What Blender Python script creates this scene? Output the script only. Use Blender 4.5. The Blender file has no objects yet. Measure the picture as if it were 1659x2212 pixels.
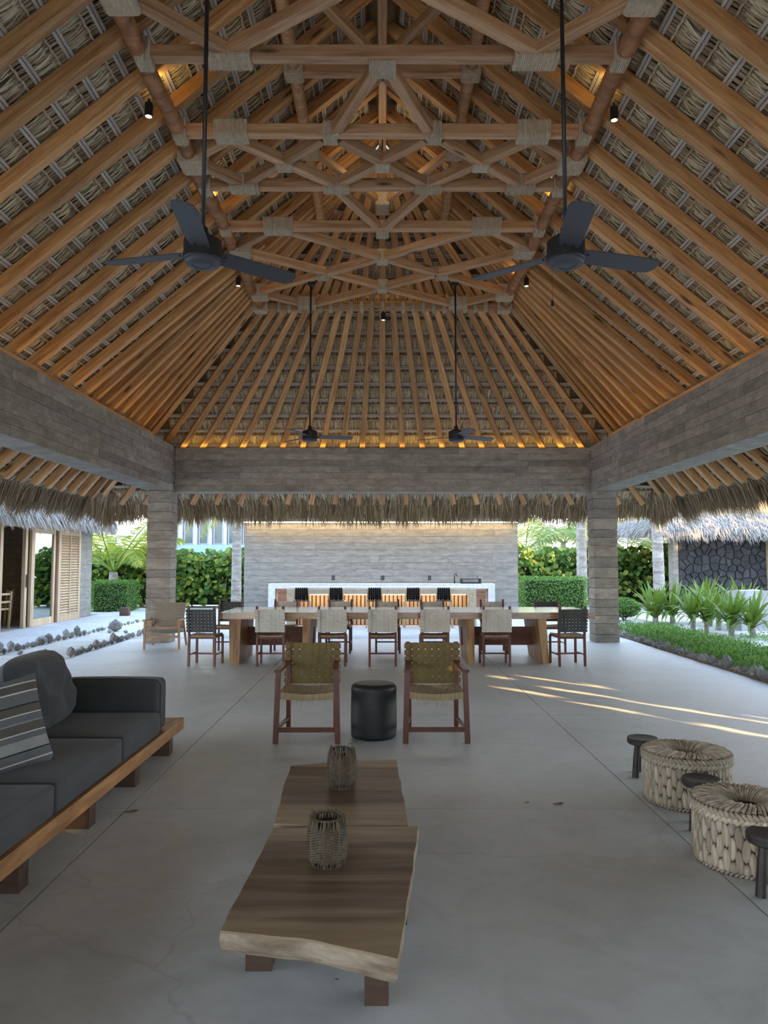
import bpy, bmesh, math, random
from mathutils import Vector, Matrix, noise

S = bpy.context.scene
COL = S.collection
RND = random.Random(11)
PI = math.pi
V = Vector

# ------------------------------------------------------------------ camera, sky, sun, exposure
cam_d = bpy.data.cameras.new('camera')
cam_d.sensor_fit = 'HORIZONTAL'
cam_d.sensor_width = 36.0
cam_d.lens = 36.0 * 1600.0 / 1659.0
cam_d.clip_start = 0.05
cam_d.clip_end = 500
cam = bpy.data.objects.new('camera', cam_d)
cam.location = (0, 0, 1.55)
cam.rotation_euler = (math.radians(90 + 3.8438), 0, math.radians(-0.125))
COL.objects.link(cam)
S.camera = cam

SUN_EL = math.radians(11.5)
SUN_H = V((0.63, -0.777, 0)).normalized()            # horizontal direction towards the sun
SUN_DIR = (SUN_H * math.cos(SUN_EL) + V((0, 0, math.sin(SUN_EL)))).normalized()

world = bpy.data.worlds.new('sky_world')
S.world = world
world.use_nodes = True
wn = world.node_tree
wn.nodes.clear()
w_out = wn.nodes.new('ShaderNodeOutputWorld')
w_bg = wn.nodes.new('ShaderNodeBackground')
# pale hazy morning sky: white at the horizon, light blue overhead, the same all round
w_tc = wn.nodes.new('ShaderNodeTexCoord')
w_sep = wn.nodes.new('ShaderNodeSeparateXYZ')
w_ramp = wn.nodes.new('ShaderNodeValToRGB')
w_ramp.color_ramp.elements[0].position = 0.0
w_ramp.color_ramp.elements[0].color = (1.0, 0.985, 0.95, 1)
w_ramp.color_ramp.elements[1].position = 0.75
w_ramp.color_ramp.elements[1].color = (0.42, 0.63, 1.0, 1)
e = w_ramp.color_ramp.elements.new(0.22)
e.color = (0.80, 0.90, 1.0, 1)
w_bg.inputs['Strength'].default_value = 1.25
wn.links.new(w_tc.outputs['Generated'], w_sep.inputs[0])
wn.links.new(w_sep.outputs['Z'], w_ramp.inputs[0])
wn.links.new(w_ramp.outputs[0], w_bg.inputs['Color'])
wn.links.new(w_bg.outputs[0], w_out.inputs['Surface'])

sun_d = bpy.data.lights.new('sun', 'SUN')
sun_d.energy = 8.5
sun_d.color = (1.0, 0.66, 0.30)
sun_d.angle = math.radians(0.3)
sun = bpy.data.objects.new('sun', sun_d)
sun.rotation_euler = SUN_DIR.to_track_quat('Z', 'Y').to_euler()
sun.location = (20, -25, 12)
COL.objects.link(sun)

S.view_settings.view_transform = 'Standard'
S.view_settings.look = 'None'
S.view_settings.gamma = 1.0
S.view_settings.use_curve_mapping = False
S.view_settings.exposure = 2.0

S.cycles.max_bounces = 8
S.cycles.diffuse_bounces = 5
S.cycles.glossy_bounces = 3
S.cycles.transmission_bounces = 4

# ------------------------------------------------------------------ helpers
class MB:
    def __init__(self):
        self.v = []; self.f = []
    def box(self, c, s, rot=None):
        n = len(self.v); c = V(c)
        for dx, dy, dz in ((-1,-1,-1),(1,-1,-1),(1,1,-1),(-1,1,-1),(-1,-1,1),(1,-1,1),(1,1,1),(-1,1,1)):
            p = V((dx*s[0]/2, dy*s[1]/2, dz*s[2]/2))
            if rot is not None: p = rot @ p
            self.v.append(c + p)
        for q in ((0,3,2,1),(4,5,6,7),(0,1,5,4),(1,2,6,5),(2,3,7,6),(3,0,4,7)):
            self.f.append(tuple(n+i for i in q))
        return self
    def bb(self, x0, x1, y0, y1, z0, z1):
        return self.box(((x0+x1)/2,(y0+y1)/2,(z0+z1)/2), (x1-x0,y1-y0,z1-z0))
    def bar(self, p0, p1, w, h, up=(0,0,1), ch=0.0):
        """chamfered bar from p0 to p1; w across, h along up"""
        p0 = V(p0); p1 = V(p1); d = (p1-p0).normalized(); up = V(up)
        x = d.cross(up)
        if x.length < 1e-4: x = d.cross(V((1,0,0)))
        x.normalize(); u = x.cross(d).normalized()
        a, b = w/2, h/2
        if ch > 0:
            prof = [(-a+ch,-b),(a-ch,-b),(a,-b+ch),(a,b-ch),(a-ch,b),(-a+ch,b),(-a,b-ch),(-a,-b+ch)]
        else:
            prof = [(-a,-b),(a,-b),(a,b),(-a,b)]
        k = len(prof); n = len(self.v)
        for p in (p0, p1):
            for q in prof: self.v.append(p + x*q[0] + u*q[1])
        for i in range(k):
            j = (i+1) % k
            self.f.append((n+i, n+k+i, n+k+j, n+j))
        self.f.append(tuple(n+i for i in range(k)))
        self.f.append(tuple(n+2*k-1-i for i in range(k)))
        return self
    def tube(self, pts, r, n=8, cap=True):
        pts = [V(p) for p in pts]; m = len(pts); base = len(self.v)
        rs = r if isinstance(r, (list, tuple)) else [r]*m
        d0 = (pts[1]-pts[0]).normalized()
        u = d0.orthogonal().normalized()
        for i, p in enumerate(pts):
            d = (pts[min(i+1,m-1)] - pts[max(i-1,0)])
            if d.length < 1e-9: d = d0
            d.normalize()
            u = (u - d*u.dot(d))
            if u.length < 1e-6: u = d.orthogonal()
            u.normalize(); w = d.cross(u)
            for k in range(n):
                a = 2*PI*k/n
                self.v.append(p + (u*math.cos(a) + w*math.sin(a))*rs[i])
        for i in range(m-1):
            for k in range(n):
                a = base+i*n+k; b = base+i*n+(k+1)%n
                self.f.append((a, b, b+n, a+n))
        if cap:
            self.f.append(tuple(base+n-1-k for k in range(n)))
            self.f.append(tuple(base+(m-1)*n+k for k in range(n)))
        return self
    def lathe(self, prof, n=24, c=(0,0,0), mod=None):
        base = len(self.v); c = V(c)
        for i, (r, z) in enumerate(prof):
            for k in range(n):
                a = 2*PI*k/n; rr, zz = r, z
                if mod: rr, zz = mod(r, z, a, i, k)
                self.v.append(c + V((rr*math.cos(a), rr*math.sin(a), zz)))
        for i in range(len(prof)-1):
            for k in range(n):
                a = base+i*n+k; b = base+i*n+(k+1)%n
                self.f.append((a, b, b+n, a+n))
        return self
    def disc(self, i0, n, flip=False):
        self.f.append(tuple(i0+k for k in (range(n-1,-1,-1) if flip else range(n))))
    def poly(self, pts):
        n = len(self.v); self.v += [V(p) for p in pts]; self.f.append(tuple(range(n, n+len(pts))))
        return self
    def prism(self, pts, z0, z1):
        """extrude an xy outline between z0 and z1"""
        n = len(self.v); k = len(pts)
        self.v += [V((p[0],p[1],z0)) for p in pts] + [V((p[0],p[1],z1)) for p in pts]
        self.f.append(tuple(n+k-1-i for i in range(k))); self.f.append(tuple(n+k+i for i in range(k)))
        for i in range(k):
            j = (i+1)%k; self.f.append((n+i, n+j, n+k+j, n+k+i))
        return self
    def strip(self, pts, wv):
        """ribbon through pts, half width vector(s) wv"""
        n = len(self.v)
        for i, p in enumerate(pts):
            w = wv[i] if isinstance(wv, list) else wv
            self.v.append(V(p)-w); self.v.append(V(p)+w)
        for i in range(len(pts)-1):
            self.f.append((n+2*i, n+2*i+1, n+2*i+3, n+2*i+2))
        return self
    def leaf(self, p, d, up, L, W, bend=0.0):
        d = V(d).normalized(); s = d.cross(V(up))
        if s.length < 1e-4: s = d.orthogonal()
        s.normalize(); nn = s.cross(d)
        n = len(self.v); p = V(p)
        m = p + d*L*0.5 + nn*bend*L*0.5
        self.v += [p, m - s*W/2, p + d*L, m + s*W/2]
        self.f += [(n, n+1, n+2, n+3)]
        return self
    def mesh(self, name):
        m = bpy.data.meshes.new(name)
        m.from_pydata([tuple(p) for p in self.v], [], self.f)
        m.update()
        return m
    def build(self, name, mat, parent=None, smooth=False, loc=None, rotz=0):
        m = self.mesh(name)
        if mat is not None: m.materials.append(mat)
        if smooth:
            for p in m.polygons: p.use_smooth = True
        return link(name, m, parent, loc, rotz)

def link(name, mesh, parent=None, loc=None, rotz=0, mtx=None):
    o = bpy.data.objects.new(name, mesh)
    COL.objects.link(o)
    if parent is not None: o.parent = parent
    if mtx is not None: o.matrix_local = mtx
    elif loc is not None or rotz:
        o.location = loc or (0,0,0); o.rotation_euler = (0,0,rotz)
    return o

def tag(o, label, cat, group=None):
    o['label'] = label; o['category'] = cat
    if group: o['group'] = group
    return o

def thing(name, label, cat, loc=(0,0,0), rotz=0, group=None):
    o = bpy.data.objects.new(name, None)
    o.empty_display_size = 0.1
    o.location = loc; o.rotation_euler = (0,0,rotz)
    COL.objects.link(o)
    return tag(o, label, cat, group)

def struct(o):
    o['kind'] = 'structure'; return o
def stuff(o):
    o['kind'] = 'stuff'; return o
def root(name, loc=(0,0,0)):
    o = bpy.data.objects.new(name, None); o.location = loc; COL.objects.link(o); return o

def dup(src, loc, rotz, label, group=None):
    r = src.copy(); COL.objects.link(r); r.location = loc; r.rotation_euler = (0,0,rotz)
    r['label'] = label
    if group: r['group'] = group
    for ch in list(src.children):
        c = ch.copy(); COL.objects.link(c); c.parent = r
        for g in list(ch.children):
            d = g.copy(); COL.objects.link(d); d.parent = c
    return r

def beam(name, p0, p1, w, h, mat, parent, up=(0,0,1), ch=0.008):
    """a timber: own object whose local x runs along its length"""
    p0 = V(p0); p1 = V(p1); L = (p1-p0).length; d = (p1-p0)/L
    upv = V(up); y = upv.cross(d)
    if y.length < 1e-4: y = V((0,1,0)).cross(d)
    y.normalize(); z = d.cross(y).normalized()
    mtx = Matrix(((d.x,y.x,z.x,p0.x),(d.y,y.y,z.y,p0.y),(d.z,y.z,z.z,p0.z),(0,0,0,1)))
    mb = MB(); mb.bar((0,0,0),(L,0,0), w, h, (0,0,1), ch)
    m = mb.mesh(name); m.materials.append(mat)
    return link(name, m, parent, mtx=mtx)

def rbox_mesh(name, sx, sy, sz, r, mat, seg=3, puff=0.0, sub=1):
    bm = bmesh.new()
    bmesh.ops.create_cube(bm, size=1.0)
    bmesh.ops.scale(bm, vec=(sx,sy,sz), verts=bm.verts)
    if puff > 0:
        bmesh.ops.subdivide_edges(bm, edges=bm.edges[:], cuts=5, use_grid_fill=True)
        for v in bm.verts:
            u, w, q = v.co.x/(sx/2), v.co.y/(sy/2), v.co.z/(sz/2)
            v.co.z += q*puff*(1-u*u)*(1-w*w)
            k = min(1.0, r/min(sx,sy,sz)*2)
            # round the rims a little
            e = sorted((abs(u),abs(w),abs(q)))
            v.co *= 1 - 0.02*k*max(0, e[1]-0.6)
    ed = [e for e in bm.edges if len(e.link_faces)==2 and e.link_faces[0].normal.angle(e.link_faces[1].normal, 0) > 0.9]
    bmesh.ops.bevel(bm, geom=ed, offset=r, segments=seg, profile=0.5, affect='EDGES')
    m = bpy.data.meshes.new(name); bm.to_mesh(m); bm.free()
    for p in m.polygons: p.use_smooth = True
    if mat: m.materials.append(mat)
    return m

def join_box(name, boxes, mat, parent):
    mb = MB()
    for b in boxes: mb.bb(*b)
    return mb.build(name, mat, parent)

# ------------------------------------------------------------------ materials
def new_mat(name):
    m = bpy.data.materials.new(name); m.use_nodes = True
    nt = m.node_tree; nt.nodes.clear()
    out = nt.nodes.new('ShaderNodeOutputMaterial')
    bs = nt.nodes.new('ShaderNodeBsdfPrincipled')
    nt.links.new(bs.outputs[0], out.inputs['Surface'])
    return m, nt, bs, out
def nd(nt, kind, **kw):
    n = nt.nodes.new(kind)
    for k, v in kw.items():
        if k in n.inputs: n.inputs[k].default_value = v
        else: setattr(n, k, v)
    return n
def ramp(nt, fac, stops, interp='LINEAR'):
    r = nt.nodes.new('ShaderNodeValToRGB'); r.color_ramp.interpolation = interp
    e = r.color_ramp.elements
    while len(e) < len(stops): e.new(0.5)
    for el, (p, c) in zip(e, stops):
        el.position = p; el.color = (c[0], c[1], c[2], 1)
    nt.links.new(fac, r.inputs[0])
    return r.outputs[0]
def coords(nt, scale=(1,1,1), rnd=True, kind='Object'):
    tc = nt.nodes.new('ShaderNodeTexCoord')
    mp = nt.nodes.new('ShaderNodeMapping'); mp.inputs['Scale'].default_value = scale
    src = tc.outputs[kind]
    if rnd:
        oi = nt.nodes.new('ShaderNodeObjectInfo')
        mul = nd(nt, 'ShaderNodeVectorMath', operation='SCALE'); 
        cb = nt.nodes.new('ShaderNodeCombineXYZ')
        for i in range(3): nt.links.new(oi.outputs['Random'], cb.inputs[i])
        nt.links.new(cb.outputs[0], mul.inputs[0]); mul.inputs['Scale'].default_value = 37.0
        ad = nd(nt, 'ShaderNodeVectorMath', operation='ADD')
        nt.links.new(src, ad.inputs[0]); nt.links.new(mul.outputs[0], ad.inputs[1]); src = ad.outputs[0]
    nt.links.new(src, mp.inputs['Vector'])
    return mp.outputs[0]
def mixc(nt, a, b, fac, mode='MIX'):
    n = nt.nodes.new('ShaderNodeMix'); n.data_type = 'RGBA'; n.blend_type = mode
    for sock, val in ((n.inputs[6], a), (n.inputs[7], b), (n.inputs[0], fac)):
        if hasattr(val, 'is_output'): nt.links.new(val, sock)
        elif isinstance(val, (int, float)): sock.default_value = val
        else: sock.default_value = (val[0], val[1], val[2], 1)
    return n.outputs[2]
def bump(nt, bs, h, strength=0.3, dist=0.01):
    b = nd(nt, 'ShaderNodeBump', Strength=strength, Distance=dist)
    nt.links.new(h, b.inputs['Height']); nt.links.new(b.outputs[0], bs.inputs['Normal'])
def vary(nt, col, amt=0.25):
    """small lightness change from one object to the next"""
    oi = nt.nodes.new('ShaderNodeObjectInfo')
    mr = nd(nt, 'ShaderNodeMapRange'); mr.inputs['To Min'].default_value = 1-amt; mr.inputs['To Max'].default_value = 1+amt*0.6
    nt.links.new(oi.outputs['Random'], mr.inputs['Value'])
    hs = nt.nodes.new('ShaderNodeHueSaturation'); nt.links.new(col, hs.inputs['Color']); nt.links.new(mr.outputs[0], hs.inputs['Value'])
    return hs.outputs[0]

def m_plain(name, c, rough=0.6, metal=0.0, spec=0.5):
    m, nt, bs, out = new_mat(name)
    bs.inputs['Base Color'].default_value = (*c, 1); bs.inputs['Roughness'].default_value = rough
    bs.inputs['Metallic'].default_value = metal; bs.inputs['Specular IOR Level'].default_value = spec
    return m
def m_wood(name, c1, c2, c3=None, scale=(0.9,13,13), rough=0.55, var=0.25, knots=0.0, bmp=0.15):
    m, nt, bs, out = new_mat(name)
    co = coords(nt, scale)
    n1 = nd(nt, 'ShaderNodeTexNoise', Scale=1.6, Detail=6.0, Roughness=0.62, Distortion=0.6); nt.links.new(co, n1.inputs['Vector'])
    stops = [(0.3, c1), (0.66, c2)] if c3 is None else [(0.28, c3), (0.45, c1), (0.68, c2)]
    col = ramp(nt, n1.outputs[0], stops)
    if knots > 0:
        co2 = coords(nt, (1.1, 5.0, 5.0))
        vo = nd(nt, 'ShaderNodeTexVoronoi', Scale=1.0); nt.links.new(co2, vo.inputs['Vector'])
        k = ramp(nt, vo.outputs['Distance'], [(0.07, (1,1,1)), (0.15, (0,0,0))])
        col = mixc(nt, col, tuple(x*0.25 for x in c1), k)
    if var: col = vary(nt, col, var)
    nt.links.new(col, bs.inputs['Base Color']); bs.inputs['Roughness'].default_value = rough
    bump(nt, bs, n1.outputs[0], bmp, 0.01)
    return m
def m_concrete(name, c1, c2, scale=1.0, var=0.15, rough=0.85, bmp=0.25, stretch=(1,1,1), pits=True):
    m, nt, bs, out = new_mat(name)
    co = coords(nt, tuple(scale*s for s in stretch), rnd=var > 0)
    n1 = nd(nt, 'ShaderNodeTexNoise', Scale=2.2, Detail=8.0, Roughness=0.65, Distortion=0.4); nt.links.new(co, n1.inputs['Vector'])
    n2 = nd(nt, 'ShaderNodeTexNoise', Scale=14.0, Detail=5.0, Roughness=0.7); nt.links.new(co, n2.inputs['Vector'])
    col = ramp(nt, n1.outputs[0], [(0.32, c1), (0.68, c2)])
    sp = ramp(nt, n2.outputs[0], [(0.35, (0.82,0.82,0.82)), (0.6, (1.06,1.06,1.06))])
    col = mixc(nt, col, sp, 1.0, 'MULTIPLY')
    if var: col = vary(nt, col, var)
    nt.links.new(col, bs.inputs['Base Color']); bs.inputs['Roughness'].default_value = rough
    bump(nt, bs, n2.outputs[0], bmp, 0.006)
    return m
def m_leaf(name, c1, c2, c3=None, trans=0.35, rough=0.45, tcol=None):
    m, nt, bs, out = new_mat(name)
    g = nt.nodes.new('ShaderNodeNewGeometry')
    st = [(0.0, c1), (1.0, c2)] if c3 is None else [(0.0, c1), (0.62, c2), (0.93, c3)]
    col = ramp(nt, g.outputs['Random Per Island'], st)
    nt.links.new(col, bs.inputs['Base Color']); bs.inputs['Roughness'].default_value = rough
    bs.inputs['Specular IOR Level'].default_value = 0.3
    if trans > 0:
        tr = nt.nodes.new('ShaderNodeBsdfTranslucent')
        tc = mixc(nt, col, tcol or (1.0,0.95,0.35), 0.5, 'MULTIPLY') if tcol is None else col
        nt.links.new(tc, tr.inputs['Color'])
        mx = nt.nodes.new('ShaderNodeMixShader'); mx.inputs[0].default_value = trans
        nt.links.new(bs.outputs[0], mx.inputs[1]); nt.links.new(tr.outputs[0], mx.inputs[2])
        nt.links.new(mx.outputs[0], out.inputs['Surface'])
    return m
def m_fabric(name, c, scale=90, var=0.08, bmp=0.2, c2=None):
    m, nt, bs, out = new_mat(name)
    co = coords(nt, (1,1,1), rnd=False)
    n1 = nd(nt, 'ShaderNodeTexNoise', Scale=float(scale), Detail=2.0); nt.links.new(co, n1.inputs['Vector'])
    n2 = nd(nt, 'ShaderNodeTexNoise', Scale=4.0, Detail=3.0); nt.links.new(co, n2.inputs['Vector'])
    col = ramp(nt, n2.outputs[0], [(0.3, tuple(x*0.85 for x in c)), (0.7, c2 or tuple(x*1.12 for x in c))])
    nt.links.new(col, bs.inputs['Base Color']); bs.inputs['Roughness'].default_value = 0.92
    bs.inputs['Specular IOR Level'].default_value = 0.2
    bs.inputs['Sheen Weight'].default_value = 0.15
    bump(nt, bs, n1.outputs[0], bmp, 0.002)
    return m
def m_emit(name, c, s):
    m = bpy.data.materials.new(name); m.use_nodes = True; nt = m.node_tree; nt.nodes.clear()
    out = nt.nodes.new('ShaderNodeOutputMaterial'); e = nt.nodes.new('ShaderNodeEmission')
    e.inputs[0].default_value = (*c, 1); e.inputs[1].default_value = s
    nt.links.new(e.outputs[0], out.inputs['Surface']); return m

MT = {}
MT['rafter'] = m_wood('rafter_pine', (0.52,0.265,0.10), (0.72,0.425,0.18), (0.29,0.12,0.038), knots=1, var=0.3)
MT['timber'] = m_wood('frame_pine', (0.42,0.24,0.12), (0.58,0.37,0.21), (0.28,0.135,0.055), knots=1, var=0.22)
MT['log'] = m_wood('log_bark_stripped', (0.30,0.125,0.048), (0.47,0.235,0.098), (0.07,0.03,0.014), scale=(1.6,5,5), var=0.15, bmp=0.4)
MT['batten'] = m_wood('weathered_batten', (0.42,0.37,0.32), (0.62,0.57,0.51), scale=(1.2,20,20), var=0.15)
MT['cord'] = m_wood('twisted_cord_fibre', (0.40,0.31,0.21), (0.62,0.51,0.36), scale=(14,14,14), var=0.15, rough=0.9)
MT['rope'] = m_wood('lashing_fibre', (0.38,0.31,0.22), (0.60,0.51,0.385), scale=(30,10,10), var=0.12, rough=0.9, bmp=0.4)
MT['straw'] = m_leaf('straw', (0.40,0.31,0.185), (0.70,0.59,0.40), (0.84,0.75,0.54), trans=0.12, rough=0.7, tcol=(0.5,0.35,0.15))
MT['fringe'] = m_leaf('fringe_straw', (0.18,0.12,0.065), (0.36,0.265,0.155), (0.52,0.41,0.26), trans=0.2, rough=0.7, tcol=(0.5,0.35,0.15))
MT['stem'] = m_leaf('palm_stem', (0.26,0.18,0.11), (0.50,0.39,0.25), trans=0.0, rough=0.7)
MT['hutstraw'] = m_leaf('silvered_straw', (0.17,0.155,0.14), (0.36,0.335,0.31), (0.48,0.45,0.41), trans=0.1, rough=0.7, tcol=(0.5,0.4,0.3))
MT['thatchback'] = m_concrete('packed_thatch', (0.20,0.145,0.08), (0.34,0.25,0.145), scale=3, var=0, stretch=(1,1,1))
MT['conc'] = m_concrete('board_formed_concrete', (0.23,0.203,0.168), (0.43,0.38,0.32), scale=1.6, var=0.26, stretch=(1,1,2.2))
MT['concside'] = m_concrete('board_formed_concrete_side', (0.23,0.203,0.168), (0.43,0.38,0.32), scale=1.6, var=0.26, stretch=(1,1,2.2))
MT['concpale'] = m_concrete('pale_board_concrete', (0.19,0.176,0.152), (0.34,0.315,0.272), scale=1.4, var=0.05, stretch=(1,1,4))
MT['plaster'] = m_concrete('smooth_pale_plaster', (0.60,0.57,0.53), (0.68,0.66,0.63), scale=0.8, var=0, bmp=0.08)
MT['plaster_warm'] = m_concrete('smooth_sand_plaster', (0.50,0.39,0.25), (0.60,0.48,0.32), scale=0.8, var=0, bmp=0.08)
MT['paving'] = m_concrete('pale_paving', (0.46,0.45,0.435), (0.54,0.53,0.515), scale=0.5, var=0.03, bmp=0.15)
MT['sand'] = m_concrete('raked_sand', (0.46,0.43,0.37), (0.66,0.62,0.55), scale=1.2, var=0, bmp=0.6)
MT['soil'] = m_concrete('garden_soil', (0.12,0.09,0.06), (0.25,0.2,0.14), scale=2, var=0, bmp=0.6)
MT['stone'] = m_concrete('fieldstone', (0.16,0.155,0.15), (0.38,0.37,0.35), scale=4, var=0.3, bmp=0.5)
MT['lava'] = m_concrete('dark_lava_stone', (0.018,0.018,0.021), (0.055,0.055,0.062), scale=4, var=0.35, bmp=0.6)
MT['mortar'] = m_concrete('grey_mortar', (0.12,0.12,0.12), (0.2,0.2,0.2), scale=4, var=0)
MT['boulder'] = m_concrete('pale_boulder', (0.30,0.30,0.30), (0.5,0.49,0.48), scale=2, var=0, bmp=0.5)
MT['black'] = m_plain('black_metal', (0.012,0.012,0.014), 0.42)
MT['blade'] = m_plain('charcoal_blade', (0.05,0.055,0.065), 0.5)
MT['mahog'] = m_wood('mahogany_frame', (0.075,0.022,0.014), (0.16,0.05,0.03), scale=(6,6,1.5), var=0.15, rough=0.4)
MT['teak'] = m_wood('teak_frame', (0.30,0.15,0.07), (0.46,0.26,0.13), scale=(6,6,2), var=0.15, rough=0.5)
MT['lightwood'] = m_wood('pale_wood', (0.50,0.33,0.17), (0.68,0.48,0.28), scale=(6,6,1.2), var=0.15, rough=0.55)
MT['doorwood'] = m_wood('door_wood', (0.42,0.29,0.17), (0.60,0.45,0.29), scale=(7,7,0.8), var=0.15, rough=0.6)
MT['redwood'] = m_wood('reddish_louvre_wood', (0.40,0.19,0.11), (0.58,0.33,0.21), scale=(2,8,8), var=0.15)
MT['darkwood'] = m_wood('charred_wood', (0.012,0.010,0.010), (0.045,0.038,0.035), scale=(5,5,5), var=0.1, rough=0.5)
MT['tableslab'] = m_wood('dining_table_wood', (0.34,0.19,0.085), (0.55,0.36,0.19), (0.16,0.08,0.035), scale=(0.9,7,7), var=0.1, rough=0.25, knots=1)
_b = [n for n in MT['tableslab'].node_tree.nodes if n.type == 'BSDF_PRINCIPLED'][0]
_b.inputs['Coat Weight'].default_value = 1.0; _b.inputs['Coat IOR'].default_value = 1.9; _b.inputs['Coat Roughness'].default_value = 0.12
MT['tableleg'] = m_wood('dining_leg_wood', (0.36,0.20,0.085), (0.56,0.37,0.19), (0.16,0.07,0.03), scale=(7,7,0.9), var=0.1, rough=0.5)
MT['stretcher'] = m_wood('dark_red_board', (0.10,0.03,0.018), (0.20,0.07,0.04), scale=(1,7,7), var=0.1)
MT['sofawood'] = m_wood('sofa_plank', (0.36,0.17,0.065), (0.56,0.31,0.13), (0.22,0.10,0.04), scale=(8,1.0,8), var=0.1, rough=0.4)
MT['sofafoot'] = m_wood('sofa_foot_wood', (0.05,0.026,0.017), (0.10,0.056,0.036), scale=(1,8,8), var=0.2)
MT['sofa'] = m_fabric('charcoal_canvas', (0.066,0.073,0.082))
MT['pouf'] = m_concrete('black_cast_stone', (0.008,0.010,0.013), (0.022,0.026,0.032), scale=3, var=0, rough=0.5, bmp=0.2)
MT['olive'] = m_fabric('olive_webbing', (0.195,0.148,0.066), scale=160)
MT['ecru'] = m_fabric('ecru_webbing', (0.58,0.56,0.51), scale=160)
MT['greyweb'] = m_fabric('slate_webbing', (0.075,0.077,0.075), scale=160)
MT['blackweb'] = m_fabric('black_webbing', (0.006,0.006,0.008), scale=160)
MT['rush'] = m_wood('rush_seat', (0.28,0.205,0.125), (0.46,0.36,0.235), scale=(40,4,4), var=0.1, rough=0.9, bmp=0.5)
MT['cane'] = m_wood('woven_paper_cord', (0.25,0.21,0.155), (0.36,0.31,0.24), scale=(4,4,60), var=0.05, rough=0.9, bmp=0.6)
MT['basket'] = m_wood('palm_braid', (0.42,0.36,0.275), (0.64,0.57,0.455), (0.28,0.23,0.165), scale=(40,40,2.5), var=0.3, rough=0.85, bmp=0.6)
MT['baskettop'] = m_wood('palm_braid_top', (0.42,0.36,0.275), (0.64,0.57,0.455), (0.28,0.23,0.165), scale=(12,12,12), var=0.0, rough=0.85, bmp=0.5)
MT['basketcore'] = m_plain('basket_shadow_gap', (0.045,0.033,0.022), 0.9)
MT['wicker'] = m_wood('lantern_wicker', (0.06,0.045,0.03), (0.14,0.11,0.075), scale=(20,20,20), var=0.0, rough=0.8)
MT['trunk'] = m_wood('palm_trunk', (0.30,0.27,0.245), (0.52,0.48,0.44), (0.20,0.12,0.08), scale=(2,2,7), var=0.1, rough=0.9, bmp=0.6)
MT['bark'] = m_wood('tree_bark', (0.14,0.10,0.07), (0.26,0.2,0.15), scale=(6,6,2), var=0.1, rough=0.9)
MT['frond'] = m_leaf('palm_frond', (0.13,0.22,0.035), (0.30,0.38,0.06), (0.50,0.46,0.07), trans=0.45)
MT['frondpale'] = m_leaf('far_palm_frond', (0.16,0.25,0.07), (0.30,0.38,0.12), (0.46,0.46,0.18), trans=0.45)
MT['seagrape'] = m_leaf('sea_grape_leaf', (0.045,0.11,0.02), (0.13,0.24,0.045), (0.36,0.40,0.07), trans=0.35)
MT['box'] = m_leaf('clipped_hedge_leaf', (0.06,0.16,0.025), (0.16,0.32,0.06), (0.26,0.42,0.10), trans=0.3)
MT['cover'] = m_leaf('ground_cover_leaf', (0.05,0.15,0.02), (0.14,0.31,0.045), (0.27,0.42,0.10), trans=0.3)
MT['crinum'] = m_leaf('strap_leaf', (0.06,0.125,0.018), (0.15,0.235,0.04), (0.30,0.34,0.07), trans=0.25)
MT['tree'] = m_leaf('tree_leaf', (0.05,0.11,0.02), (0.12,0.2,0.04), trans=0.0)
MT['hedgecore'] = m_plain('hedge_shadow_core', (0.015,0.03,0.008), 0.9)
MT['glow_amber'] = m_emit('amber_led', (1.0,0.56,0.10), 1.2)
MT['glow_warm'] = m_emit('warm_led', (1.0,0.80,0.50), 5.0)
MT['glow_lamp'] = m_emit('spot_lens', (1.0,0.88,0.62), 9.0)

def floor_mat():
    m, nt, bs, out = new_mat('polished_concrete_floor')
    co = coords(nt, (1,1,1), rnd=False)
    n1 = nd(nt, 'ShaderNodeTexNoise', Scale=0.55, Detail=6.0, Roughness=0.6, Distortion=0.3); nt.links.new(co, n1.inputs['Vector'])
    n2 = nd(nt, 'ShaderNodeTexNoise', Scale=30.0, Detail=6.0, Roughness=0.7); nt.links.new(co, n2.inputs['Vector'])
    n3 = nd(nt, 'ShaderNodeTexNoise', Scale=3.0, Detail=8.0, Roughness=0.7, Distortion=1.0); nt.links.new(co, n3.inputs['Vector'])
    col = ramp(nt, n1.outputs[0], [(0.35, (0.53,0.56,0.565)), (0.65, (0.625,0.65,0.655))])
    b2 = ramp(nt, n3.outputs[0], [(0.3, (0.86,0.86,0.86)), (0.5, (1,1,1)), (0.68, (1.08,1.08,1.08))])
    col = mixc(nt, col, b2, 1.0, 'MULTIPLY')
    # hairline cracks
    wv = nd(nt, 'ShaderNodeVectorMath', operation='SCALE'); wv.inputs['Scale'].default_value = 0.35
    nv = nd(nt, 'ShaderNodeTexNoise', Scale=2.5, Detail=4.0); nt.links.new(co, nv.inputs['Vector'])
    nt.links.new(nv.outputs['Color'], wv.inputs[0])
    ad = nd(nt, 'ShaderNodeVectorMath', operation='ADD'); nt.links.new(co, ad.inputs[0]); nt.links.new(wv.outputs[0], ad.inputs[1])
    vo = nd(nt, 'ShaderNodeTexVoronoi', Scale=0.42, feature='DISTANCE_TO_EDGE'); nt.links.new(ad.outputs[0], vo.inputs['Vector'])
    ck = ramp(nt, vo.outputs['Distance'], [(0.0, (0.86,0.85,0.84)), (0.0016, (1,1,1))])
    col = mixc(nt, col, ck, 1.0, 'MULTIPLY')
    nt.links.new(col, bs.inputs['Base Color'])
    rg = ramp(nt, n3.outputs[0], [(0.3, (0.42,)*3), (0.7, (0.62,)*3)])
    nt.links.new(rg, bs.inputs['Roughness'])
    bump(nt, bs, n2.outputs[0], 0.35, 0.004)
    return m
MT['floor'] = floor_mat()
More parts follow.
